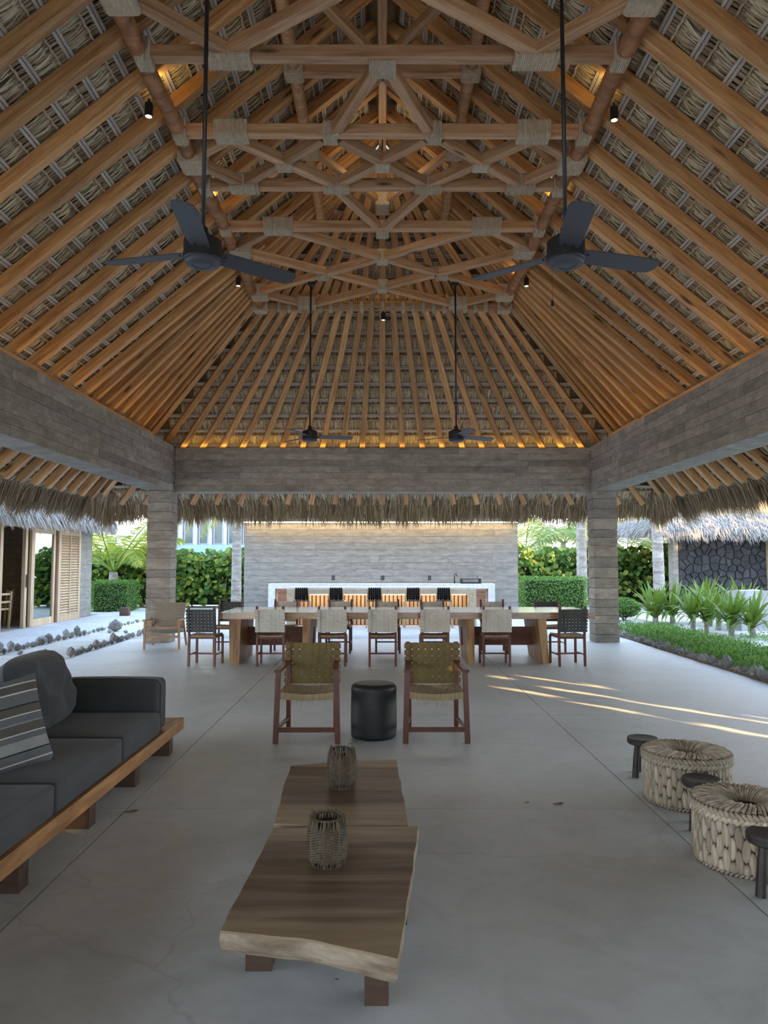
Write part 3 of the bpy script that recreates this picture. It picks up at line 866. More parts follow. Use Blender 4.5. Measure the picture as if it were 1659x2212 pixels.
def rush_seat(w, d, z, thick, mat, parent, sag=0.03, fringe_n=40, name='seat'):
    """sagging woven seat with loose fibres under the edges"""
    mb = MB(); nx, ny = 10, 10
    def top(u, v): return z - sag*(1-u*u)*(1-0.5*v*v)
    for lay in (0, 1):
        for j in range(ny+1):
            for i in range(nx+1):
                u, v = -1+2*i/nx, -1+2*j/ny
                zz = top(u, v) + 0.003*((i+j) % 2)
                mb.v.append(V((u*w/2, v*d/2, zz - lay*thick)))
    N = (nx+1)*(ny+1)
    for j in range(ny):
        for i in range(nx):
            a = j*(nx+1)+i
            mb.f.append((a,a+1,a+nx+2,a+nx+1)); mb.f.append((N+a,N+a+nx+1,N+a+nx+2,N+a+1))
    for i in range(nx):
        a = i; mb.f.append((a,N+a,N+a+1,a+1)); a = ny*(nx+1)+i; mb.f.append((a,a+1,N+a+1,N+a))
    for j in range(ny):
        a = j*(nx+1); mb.f.append((a,a+nx+1,N+a+nx+1,N+a)); a += nx; mb.f.append((a,N+a,N+a+nx+1,a+nx+1))
    s = mb.build(name, MT[mat], parent)
    if fringe_n:
        fb_ = MB()
        for k in range(fringe_n):
            for sg in (-1, 1):
                u = RND.uniform(-.95,.95)
                q = V((u*w/2, sg*d/2*0.99, top(u,1)-thick*0.3))
                ln = RND.uniform(0.02,0.055) if RND.random() < .85 else RND.uniform(.06,.1)
                fb_.strip([q+V((0,sg*0.004,0)), q+V((RND.uniform(-.006,.006), sg*0.006, -ln))], V((0.0012,0,0)))
        stuff(fb_.build('loose_fibres', MT[mat], s))
    return s

def leg_bar(parent, p0, p1, w, d, mat, name='leg'):
    mb = MB(); mb.bar(p0, p1, w, d, (0,1,0), 0.004); return mb.build(name, MT[mat], parent)

def dining_chair(name, label, web, nv=7, nh=6, group=None, gapf=0.955):
    """faces +y, back towards -y; origin on the floor under the seat centre"""
    t = thing(name, label, 'chair', (0,0,0), 0, group)
    for sx in (-1, 1):
        mb = MB(); mb.bar((sx*0.195,-0.21,0), (sx*0.195,-0.20,0.45), 0.034, 0.036, (0,1,0), 0.004)
        mb.bar((sx*0.195,-0.20,0.45), (sx*0.195,-0.262,0.89), 0.034, 0.036, (0,1,0), 0.004); mb.build('leg', MT['mahog'], t)
        leg_bar(t, (sx*0.20,0.20,0), (sx*0.20,0.195,0.43), 0.034, 0.034, 'mahog')
        leg_bar(t, (sx*0.197,-0.205,0.17), (sx*0.20,0.197,0.17), 0.018, 0.026, 'mahog', 'stretcher')
        leg_bar(t, (sx*0.195,-0.2,0.43), (sx*0.198,0.197,0.43), 0.024, 0.03, 'mahog', 'seat_rail')
    leg_bar(t, (-0.197,-0.03,0.17), (0.197,-0.03,0.17), 0.024, 0.018, 'mahog', 'stretcher')
    leg_bar(t, (-0.195,0.195,0.42), (0.195,0.195,0.42), 0.03, 0.024, 'mahog', 'seat_rail')
    leg_bar(t, (-0.195,-0.2,0.42), (0.195,-0.2,0.42), 0.03, 0.024, 'mahog', 'seat_rail')
    rush_seat(0.40, 0.40, 0.462, 0.035, 'rush', t, 0.022, 14)
    H = 0.345
    a, b = weave(0.43, H, nv, nh, gapf, 0.0045, 0.0, seg=2)
    mtx = Matrix.Translation((0,-0.236,0.505)) @ Matrix.Rotation(0.141, 4, 'X')
    m = merge(a+b)
    # wrap round the posts
    for sx in (-1, 1):
        for j in range(nh):
            z = H/nh*(j+.5)
            m.box((sx*0.197, 0.0, z), (0.047, 0.047, H/nh*0.70))
    xf(m, mtx).build('woven_back', MT[web], t)
    return t

# long dining table
TZ = 0.783
t = thing('dining_table', 'very long rustic wooden dining table with thick slab legs', 'table', (0.385, 12.0, 0))
mb = MB(); n = 40; outl = []
for i in range(n+1):
    x = -2.845 + 5.69*i/n; outl.append((x, -0.70+0.018*noise.noise(V((x*1.3,0,0)))))
for i in range(n, -1, -1):
    x = -2.845 + 5.69*i/n; outl.append((x, 0.68+0.02*noise.noise(V((x*1.3,5,0)))))
mb.prism(outl, TZ-0.10, TZ); mb.build('table_top', MT['tableslab'], t)
for x0, x1, lean in ((-2.70,-2.555,0.0), (-1.60,-1.51,0.02), (0.92,1.015,-0.02), (2.055,2.15,-0.06)):
    mb = MB(); y0, y1 = -0.64, 0.5
    mb.v = [V(p) for p in ((x0,y0,0),(x1,y0,0),(x1,y1,0),(x0,y1,0),(x0+lean-.02,y0,TZ-.10),(x1+lean+.02,y0,TZ-.10),(x1+lean+.02,y1,TZ-.10),(x0+lean-.02,y1,TZ-.10))]
    mb.f = [(0,3,2,1),(4,5,6,7),(0,1,5,4),(1,2,6,5),(2,3,7,6),(3,0,4,7)]
    mb.build('slab_leg', MT['tableleg'], t)
for x0, x1 in ((-2.56,-1.47), (0.88,2.06)):
    MB().bb(x0, x1, -0.03, 0.03, 0.22, 0.51).build('stretcher_board', MT['stretcher'], t)

NEAR = [(-2.67,-0.06,'greyweb'), (-1.665,0.0,'ecru'), (-0.752,0.02,'ecru'), (0.005,0.0,'ecru'), (0.784,0.0,'ecru'), (1.70,-0.01,'ecru'), (2.80,0.10,'greyweb')]
FAR = [(-2.66,PI+.03,'greyweb'), (-1.69,PI,'ecru'), (-0.745,PI-.03,'ecru'), (0.09,PI+.02,'ecru'), (0.88,PI,'ecru'), (1.93,PI,'ecru'), (2.90,PI+.02,'greyweb')]
proto = {'ecru': dining_chair('dining_chair', 'x', 'ecru', 7, 7, gapf=0.90), 'greyweb': dining_chair('dining_chair', 'x', 'greyweb', 8, 7, gapf=0.87)}
used = set()
ordn = ['first','second','third','fourth','fifth']
def seat_chair(x, y, rz, web, label):
    p = proto[web]
    if web not in used:
        used.add(web); p.location = (x,y,0); p.rotation_euler = (0,0,rz); p['label'] = label; p['group'] = 'dining chairs at the long table'
        return p
    return dup(p, (x,y,0), rz, label, 'dining chairs at the long table')
k = 0
for i, (x, rz, w) in enumerate(NEAR):
    if w == 'ecru':
        lab = '%s cream woven dining chair from the left on the near side of the table' % ordn[k]; k += 1
    else: lab = 'slate grey woven dining chair at the %s end, near side of the table' % ('left' if i == 0 else 'right')
    seat_chair(x, 11.325, rz, w, lab)
k = 0
for i, (x, rz, w) in enumerate(FAR):
    if w == 'ecru':
        lab = '%s cream woven dining chair from the left behind the table' % ordn[k]; k += 1
    else: lab = 'slate grey woven dining chair behind the table at its %s end' % ('left' if i == 0 else 'right')
    seat_chair(x, 12.88, rz, w, lab)

# armchairs facing the camera
def armchair(loc, rz, label):
    """faces -y"""
    t = thing('armchair', label, 'chair', loc, rz, 'olive woven armchairs')
    hw = 0.262
    for sx in (-1, 1):
        leg_bar(t, (sx*(hw+.004),-0.25,0), (sx*(hw-.012),-0.235,0.60), 0.046, 0.042, 'mahog')
        mb = MB(); mb.bar((sx*(hw-.045),0.245,0), (sx*(hw-.045),0.225,0.42), 0.04, 0.036, (0,1,0), 0.004)
        mb.bar((sx*(hw-.045),0.225,0.42), (sx*(hw-.035),0.315,0.80), 0.04, 0.034, (0,1,0), 0.004); mb.build('leg', MT['mahog'], t)
        mb = MB(); mb.bar((sx*(hw-.010),-0.275,0.612), (sx*(hw-.04),0.30,0.625), 0.058, 0.026, (0,0,1), 0.005); mb.build('armrest', MT['mahog'], t)
        leg_bar(t, (sx*(hw-.002),-0.245,0.125), (sx*(hw-.045),0.24,0.115), 0.032, 0.028, 'mahog', 'stretcher')
        leg_bar(t, (sx*(hw-.01),-0.24,0.385), (sx*(hw-.045),0.23,0.375), 0.03, 0.04, 'mahog', 'seat_rail')
    leg_bar(t, (-hw,-0.247,0.115), (hw,-0.247,0.115), 0.04, 0.026, 'mahog', 'stretcher')
    leg_bar(t, (-hw+.03,-0.20,0.395), (hw-.03,-0.20,0.395), 0.03, 0.03, 'mahog', 'seat_rail')
    leg_bar(t, (-hw+.05,0.225,0.39), (hw-.05,0.225,0.39), 0.03, 0.03, 'mahog', 'seat_rail')
    s = rush_seat(0.475, 0.46, 0.432, 0.055, 'rush', t, 0.038, 70); s.location = (0,-0.02,0)
    H = 0.375; nv, nh = 8, 6
    a, b = weave(0.50, H, nv, nh, 0.86, 0.005, 0.0, ov=0.0)
    mtx = Matrix.Translation((0,0.238,0.427)) @ Matrix.Rotation(-0.2, 4, 'X')
    for m in a:
        xf(m, mtx).build('vertical_strap', MT['olive'], t)
    for j, m in enumerate(b):
        z = H/nh*(j+.5)
        for sx in (-1, 1): m.box((sx*0.236, 0, z), (0.046, 0.046, H/nh*0.70))
        xf(m, mtx).build('horizontal_strap', MT['olive'], t)
    return t
armchair((-0.648, 6.70, 0), 0.0, 'olive woven armchair to the left of the black drum stool')
armchair((0.465, 6.71, 0), 0.0, 'olive woven armchair to the right of the black drum stool')

# black drum stool
t = thing('drum_stool', 'black cast drum stool with rounded edges between the armchairs', 'stool', (-0.076, 6.71, 0))
prof = [(0.0001,0),(0.185,0),(0.198,0.01),(0.203,0.03)]
for i in range(5): prof.append((0.203+0.002*math.sin(i), 0.06+0.08*i))
for i in range(9):
    a = PI/2*i/8; prof.append((0.155+0.048*math.cos(a), 0.425+0.045*math.sin(a)))
prof += [(0.08,0.472),(0.0001,0.472)]
mb = MB(); mb.lathe(prof, 48); mb.build('drum', MT['pouf'], t, smooth=True)
mb = MB()
for x0, x1, z0, z1 in ((-0.045,-0.040,0.285,0.325),(-0.045,0.02,0.285,0.290),(0.0,0.03,0.275,0.278)):
    mb.bb(x0, x1, -0.2075, -0.2025, z0, z1)
mb.build('scratch_mark', MT['blade'], t)

# woven lounge chair by the left column
t = thing('lounge_chair', 'low wooden lounge chair with woven cord back beside the left column', 'chair', (-3.945, 13.60, 0), math.radians(4))
hw = 0.305
for sx in (-1, 1):
    leg_bar(t, (sx*hw,-0.30,0), (sx*(hw-.01),-0.31,0.50), 0.036, 0.04, 'teak')
    leg_bar(t, (sx*hw,0.38,0), (sx*(hw-.02),0.12,0.52), 0.036, 0.04, 'teak')
    mb = MB(); mb.bar((sx*hw,-0.36,0.515),(sx*hw,0.25,0.50), 0.055, 0.024, (0,0,1), 0.006); mb.build('armrest', MT['teak'], t)
    leg_bar(t, (sx*(hw-.05),-0.30,0.39), (sx*(hw-.05),0.25,0.27), 0.03, 0.045, 'teak', 'seat_rail')
    mb = MB(); mb.bar((sx*(hw-.05),0.16,0.28),(sx*(hw-.05),0.46,0.77), 0.032, 0.036, (0,1,0), 0.005); mb.build('back_post', MT['teak'], t)
leg_bar(t, (-hw,-0.305,0.22), (hw,-0.305,0.22), 0.04, 0.022, 'teak', 'stretcher')
leg_bar(t, (-hw,-0.30,0.37), (hw,-0.30,0.37), 0.05, 0.024, 'teak', 'stretcher')
leg_bar(t, (-hw+.04,0.45,0.765), (hw-.04,0.45,0.765), 0.034, 0.03, 'teak', 'back_rail')
mb = MB(); mb.box((0,0,0), (0.54,0.03,0.54)); o = mb.build('woven_back', MT['cane'], t); o.matrix_local = Matrix.Translation((0,0.315,0.54)) @ Matrix.Rotation(-0.545, 4, 'X')
mb = MB(); n = 8
for i in range(n+1):
    u = -1+2*i/n; z = 0.40-0.03*(1-u*u)
    for y, dz in ((-0.32,0.0),(-0.335,-0.02),(0.22,-0.12)):
        mb.v.append(V((u*0.275, y, z+dz)))
for i in range(n):
    a = 3*i; mb.f += [(a+1,a+4,a+3,a),(a,a+3,a+5,a+2)]
o = mb.build('woven_seat', MT['cane'], t)
sm = o.modifiers.new('thickness','SOLIDIFY'); sm.thickness = 0.025

# ------------------------------------------------------------------ sofa
sofa = thing('platform_sofa', 'charcoal sofa on a wooden plank platform with block feet', 'sofa', (-2.3, 4.2, 0))
SO = V((-2.3,4.2,0))
def sbox(name, x0,x1,y0,y1,z0,z1, mat, r=0.03, puff=0.0, seg=3, parent=sofa):
    m = rbox_mesh(name, x1-x0, y1-y0, z1-z0, r, MT[mat], seg, puff)
    return link(name, m, parent, V(((x0+x1)/2,(y0+y1)/2,(z0+z1)/2))-SO)
MB().bb(-1.715+2.3, -1.675+2.3, -3.2, 1.82, 0.150, 0.240).build('front_plank', MT['sofawood'], sofa)
MB().bb(-1.715+2.3, -1.675+2.3, 1.824, 2.16, 0.150, 0.240).build('front_plank', MT['sofawood'], sofa)
for i in range(4):
    x0 = -2.72 + 0.252*i
    MB().bb(x0+2.3, x0+2.3+0.248, -3.2, 2.16, 0.20, 0.238).build('deck_plank', MT['sofawood'], sofa)
for y in (1.55, 2.75, 3.68, 4.52, 5.32, 6.14):
    MB().bb(-2.70+2.3, -1.705+2.3, y-4.2-0.10, y-4.2, 0.0, 0.15).build('block_foot', MT['sofafoot'], sofa)
YS = [1.3, 2.45, 3.93, 4.93, 5.76]
for i in range(4):
    sbox('seat_cushion', -2.58, -1.690, YS[i]+0.004, YS[i+1]-0.004, 0.24, 0.405, 'sofa', 0.022, 0.012)
sbox('arm_cushion', -2.50, -1.715, 5.765, 5.985, 0.24, 0.64, 'sofa', 0.045, 0.01, 4)
sbox('back_bolster', -2.78, -2.585, 1.3, 5.985, 0.24, 0.80, 'sofa', 0.06, 0.0, 4)

def pillow(name, w, h, thick, mat, parent, mtx, wr=0.01, seed=1, pinch=0.10, rnd=0.0):
    mb = MB(); n = 22
    for side in (1, -1):
        for j in range(n+1):
            for i in range(n+1):
                u, v = -1+2*i/n, -1+2*j/n
                e = max(0.0, (1-abs(u)**2.6)*(1-abs(v)**2.6))
                z = thick/2*(e**0.55)
                px = u*w/2*(1-pinch*(v*v)*0 - pinch*(1-abs(v)**2)*0.35*abs(u)); py = v*h/2*(1-pinch*(1-abs(u)**2)*0.35*abs(v))
                z += e*wr*(noise.noise(V((u*2.2+seed, v*2.2, side)))*1.6 + noise.noise(V((u*5+seed, v*3, side*3)))*0.7)
                k = 1 - rnd*(abs(u)**3)*(abs(v)**3); px *= k; py *= k
                mb.v.append(V((px, py, side*z)))
    N = (n+1)*(n+1)
    for j in range(n):
        for i in range(n):
            a = j*(n+1)+i
            mb.f.append((a,a+1,a+n+2,a+n+1)); mb.f.append((N+a,N+a+n+1,N+a+n+2,N+a+1))
    o = mb.build(name, mat, parent, smooth=True)
    o.matrix_local = mtx
    return o
def face(loc, rx, ry, rz):
    return Matrix.Translation(loc) @ Matrix.Rotation(rz,4,'Z') @ Matrix.Rotation(ry,4,'Y') @ Matrix.Rotation(rx,4,'X')
# big loose back pillows: local x along the sofa, local y up, local z to the front
def pil_mtx(loc, lean, turn=0.0, roll=0.0):
    zax = V((math.cos(lean)*math.cos(turn), math.sin(turn)*math.cos(lean), math.sin(lean))).normalized()
    xax = V((0,0,1)).cross(zax).normalized(); yax = zax.cross(xax)
    M_ = Matrix(((xax.x,yax.x,zax.x,loc[0]),(xax.y,yax.y,zax.y,loc[1]),(xax.z,yax.z,zax.z,loc[2]),(0,0,0,1)))
    return M_ @ Matrix.Rotation(roll, 4, 'Z')
o = pillow('back_pillow', 0.92, 0.56, 0.30, MT['sofa'], None, pil_mtx((-2.39,5.22,0.655), 0.30, 0.05), 0.045, 3, 0.10, 0.17)
tag(o, 'large charcoal back pillow slumped against the sofa back by the arm', 'pillow', 'loose pillows on the sofa')
o = pillow('back_pillow', 0.92, 0.56, 0.30, MT['sofa'], None, pil_mtx((-2.40,4.22,0.655), 0.30, 0.0), 0.045, 8, 0.10, 0.17)
tag(o, 'charcoal back pillow half hidden behind the striped pillow', 'pillow', 'loose pillows on the sofa')
def stripe_mat():
    m, nt, bs, out = new_mat('striped_cotton')
    tc = nt.nodes.new('ShaderNodeTexCoord'); sp = nt.nodes.new('ShaderNodeSeparateXYZ'); nt.links.new(tc.outputs['Object'], sp.inputs[0])
    ma = nd(nt, 'ShaderNodeMath', operation='MULTIPLY_ADD'); ma.inputs[1].default_value = 1/0.5; ma.inputs[2].default_value = 0.5
    nt.links.new(sp.outputs['Y'], ma.inputs[0])
    A=(0.115,0.125,0.14); B=(0.085,0.082,0.075); W=(0.52,0.52,0.51); K_=(0.015,0.017,0.02); G=(0.25,0.26,0.27)
    st=[(0,A),(0.07,W),(0.083,A),(0.17,K_),(0.185,G),(0.30,A),(0.36,W),(0.374,B),(0.47,G),(0.484,A),(0.56,W),(0.574,B),(0.66,K_),(0.675,A),(0.80,W),(0.814,B),(0.90,W),(0.915,A)]
    col = ramp(nt, ma.outputs[0], st, 'CONSTANT')
    nt.links.new(col, bs.inputs['Base Color']); bs.inputs['Roughness'].default_value = 0.95
    co = coords(nt, (1,1,1), rnd=False); n1 = nd(nt,'ShaderNodeTexNoise', Scale=140.0); nt.links.new(co, n1.inputs['Vector']); bump(nt, bs, n1.outputs[0], 0.25, 0.002)
    return m
MT['stripe'] = stripe_mat()
o = pillow('striped_pillow', 0.50, 0.50, 0.22, MT['stripe'], None, pil_mtx((-2.10,4.12,0.640), 0.28, -0.85, 0.16), 0.02, 5, 0.16)
tag(o, 'grey striped pillow with white and black lines on the sofa', 'pillow', 'loose pillows on the sofa')

# ------------------------------------------------------------------ live edge coffee tables
def slab_mat():
    m, nt, bs, out = new_mat('live_edge_parota')
    co = coords(nt, (0.7,9,9)); n1 = nd(nt,'ShaderNodeTexNoise', Scale=1.1, Detail=7.0, Roughness=0.62, Distortion=0.9); nt.links.new(co, n1.inputs['Vector'])
    col = ramp(nt, n1.outputs[0], [(0.28,(0.055,0.032,0.021)),(0.5,(0.150,0.100,0.066)),(0.68,(0.27,0.20,0.14))])
    # pale sapwood towards the two live edges
    tc = nt.nodes.new('ShaderNodeTexCoord'); sp = nt.nodes.new('ShaderNodeSeparateXYZ'); nt.links.new(tc.outputs['Object'], sp.inputs[0])
    n2 = nd(nt,'ShaderNodeTexNoise', Scale=2.0, Detail=3.0); 
    c2 = coords(nt, (1.5,6,6)); nt.links.new(c2, n2.inputs['Vector'])
    ma = nd(nt,'ShaderNodeMath', operation='MULTIPLY_ADD'); ma.inputs[1].default_value = 0.16; nt.links.new(n2.outputs[0], ma.inputs[0]); nt.links.new(sp.outputs['Y'], ma.inputs[2])
    sap = ramp(nt, ma.outputs[0], [(0.0,(1,1,1)),(0.001,(1,1,1))])
    mr = nd(nt,'ShaderNodeMapRange'); mr.inputs['From Min'].default_value = -0.18; mr.inputs['From Max'].default_value = -0.26; nt.links.new(ma.outputs[0], mr.inputs[0])
    mr2 = nd(nt,'ShaderNodeMapRange'); mr2.inputs['From Min'].default_value = 0.46; mr2.inputs['From Max'].default_value = 0.50; nt.links.new(ma.outputs[0], mr2.inputs[0])
    ad = nd(nt,'ShaderNodeMath', operation='ADD', use_clamp=True); nt.links.new(mr.outputs[0], ad.inputs[0]); nt.links.new(mr2.outputs[0], ad.inputs[1])
    pale = ramp(nt, n1.outputs[0], [(0.3,(0.20,0.14,0.09)),(0.7,(0.38,0.29,0.19))])
    col = mixc(nt, col, pale, ad.outputs[0])
    nt.links.new(col, bs.inputs['Base Color']); bs.inputs['Roughness'].default_value = 0.42
    bump(nt, bs, n1.outputs[0], 0.12, 0.006)
    return m
MT['slab'] = slab_mat()
MT['bark_edge'] = m_wood('live_edge_bark', (0.24,0.19,0.135), (0.42,0.36,0.275), (0.14,0.10,0.065), scale=(3,3,9), var=0.0, rough=0.8, bmp=0.6)
def live_table(name, label, pts, loc, z1, th, legs, under):
    t = thing(name, label, 'coffee table', loc)
    lp = [(p[0]-loc[0], p[1]-loc[1]) for p in pts]
    # densify outline with a natural wobble
    out = []
    for i in range(len(lp)):
        a, b = V((*lp[i],0)), V((*lp[(i+1)%len(lp)],0)); n = max(2, int((b-a).length/0.035))
        nr = V((b.y-a.y, a.x-b.x, 0)).normalized()
        for k in range(n):
            p = a.lerp(b, k/n); w = 0.006 if abs(b.y-a.y) > abs(b.x-a.x) else 0.012
            p += nr*w*noise.noise(V((p.x*6+loc[1], p.y*6, 0)))
            out.append((p.x,p.y))
    c = V((sum(p[0] for p in out)/len(out), sum(p[1] for p in out)/len(out), 0))
    mb = MB(); mb.prism(out, z1-0.008, z1); o = mb.build('slab_top', MT['slab'], t)
    mb = MB(); k = len(out); rings = [(z1-0.008,1.0,0.0),(z1-th*0.35,1.008,0.003),(z1-th*0.75,0.995,0.004),(z1-th,0.965,0.0)]
    for zz, s, am in rings:
        for p in out:
            q = c + (V((p[0],p[1],0))-c)*s; q.x += am*noise.noise(V((q.x*20,q.y*20,zz*30)))*2; q.y += am*noise.noise(V((q.x*20,q.y*20,zz*30+9)))*2
            q.z = zz + (0.012*noise.noise(V((q.x*5,q.y*5,3))) if zz == z1-th else 0); mb.v.append(q)
    for r in range(3):
        for i in range(k):
            a = r*k+i; b = r*k+(i+1)%k; mb.f.append((a,b,b+k,a+k)[::-1])
    mb.f.append(tuple(3*k+i for i in range(k))[::-1]); mb.build('live_edge', MT['bark_edge'], t)
    for lx, ly, sx, sy in legs:
        lx -= loc[0]; ly -= loc[1]
        MB().bb(lx-sx/2, lx+sx/2, ly-sy/2, ly+sy/2, 0, z1-th+0.004).build('block_leg', MT['sofafoot'], t)
    return t
live_table('live_edge_table', 'near live edge coffee table with a wavy pale front edge', 
    [(-0.536,2.531),(-0.403,2.513),(-0.28,2.486),(-0.202,2.462),(-0.124,2.43),(-0.037,2.394),(0.047,2.359),(0.071,2.564),(0.102,2.845),(0.132,3.149),(0.164,3.498),(0.0,3.50),(-0.25,3.49),(-0.496,3.482),(-0.508,3.2),(-0.52,2.9)],
    (-0.19,2.92,0), 0.335, 0.078, ((-0.47,2.97,0.10,0.10),(-0.02,2.75,0.085,0.10),(-0.42,3.33,0.10,0.10),(0.06,3.33,0.09,0.10)), 0)
live_table('live_edge_table', 'far live edge coffee table set close behind the near one',
    [(-0.505,3.535),(-0.30,3.52),(-0.05,3.525),(0.118,3.53),(0.110,3.9),(0.095,4.3),(0.088,4.66),(-0.10,4.645),(-0.35,4.575),(-0.545,4.52),(-0.535,4.1),(-0.515,3.8)],
    (-0.21,4.10,0), 0.335, 0.078, ((-0.42,3.72,0.10,0.10),(0.02,3.72,0.09,0.10),(-0.44,4.38,0.10,0.10),(0.0,4.46,0.09,0.10)), 0)

# wicker lanterns
def lantern(loc, H, R_, label):
    t = thing('wicker_lantern', label, 'lantern', loc, 0.3)
    def rad(z):
        u = z/H
        return R_*(0.80 + 0.2*min(1, math.sin(PI*min(max(u,0.0),1.0))**0.5*1.05)) if 0.0 <= u <= 1 else R_*.8
    mb = MB(); nr = 26; z0, z1 = H*0.14, H*0.80
    for i in range(nr):
        z = z0+(z1-z0)*i/(nr-1); pts = []
        for k in range(33):
            a = 2*PI*k/32; oct_ = 1 - 0.045*(0.5+0.5*math.cos(8*a))
            rr = rad(z)*oct_ + 0.0022*(1 if (k+i) % 2 else -1); pts.append((rr*math.cos(a), rr*math.sin(a), z+0.001*(RND.random()-.5)))
        mb.tube(pts, 0.0026, 4, cap=False)
    mb.build('woven_body', MT['wicker'], t)
    for k in range(8):
        a = 2*PI*k/8+PI/8; mb = MB(); mb.tube([(rad(z)*math.cos(a)*0.995, rad(z)*math.sin(a)*0.995, z) for z in [H*q for q in (0.02,.2,.4,.6,.8,.97)]], 0.004, 5); mb.build('stake', MT['wicker'], t)
    mb = MB()
    for (za, zb_, n) in ((0.0, H*0.16, 90), (H*0.78, H*0.97, 90)):
        for k in range(n):
            a = 2*PI*k/n + RND.uniform(-.02,.02); b = a + RND.uniform(-.12,.12)
            ra, rb = rad(za)*1.01, rad(zb_)*1.01
            if za == 0: ra = R_*0.80
            mb.tube([(ra*math.cos(a),ra*math.sin(a),za),(rb*math.cos(b),rb*math.sin(b),zb_+RND.uniform(-.006,.008))], 0.0022, 4)
    stuff(mb.build('gathered_ends', MT['wicker'], t))
    mb = MB(); mb.lathe([(R_*.62,0.006),(R_*.66,0.02),(R_*.66,H*0.86),(R_*.62,H*0.86),(R_*.62,0.012),(0.0001,0.012)], 24); mb.build('inner_cup', MT['darkwood'], t, smooth=True)
    mb = MB(); pts = [(R_*.78*math.cos(a), R_*.78*math.sin(a), H*0.965) for a in [2*PI*k/32 for k in range(33)]]; mb.tube(pts, 0.005, 6, cap=False); mb.build('rim', MT['wicker'], t)
    for a in (2.6, 0.55):
        mb = MB(); c = V((R_*.82*math.cos(a), R_*.82*math.sin(a), H*0.985)); s = V((-math.sin(a), math.cos(a), 0))
        mb.tube([c + s*0.016*math.cos(q)+V((0,0,0.016*math.sin(q))) for q in [2*PI*i/14 for i in range(15)]], 0.0028, 5, cap=False); mb.build('handle_loop', MT['wicker'], t)
    return t
lantern((-0.222, 3.075, 0.3352), 0.192, 0.079, 'wicker lantern on the near live edge table')
lantern((-0.219, 4.10, 0.3352), 0.205, 0.078, 'wicker lantern on the far live edge table')

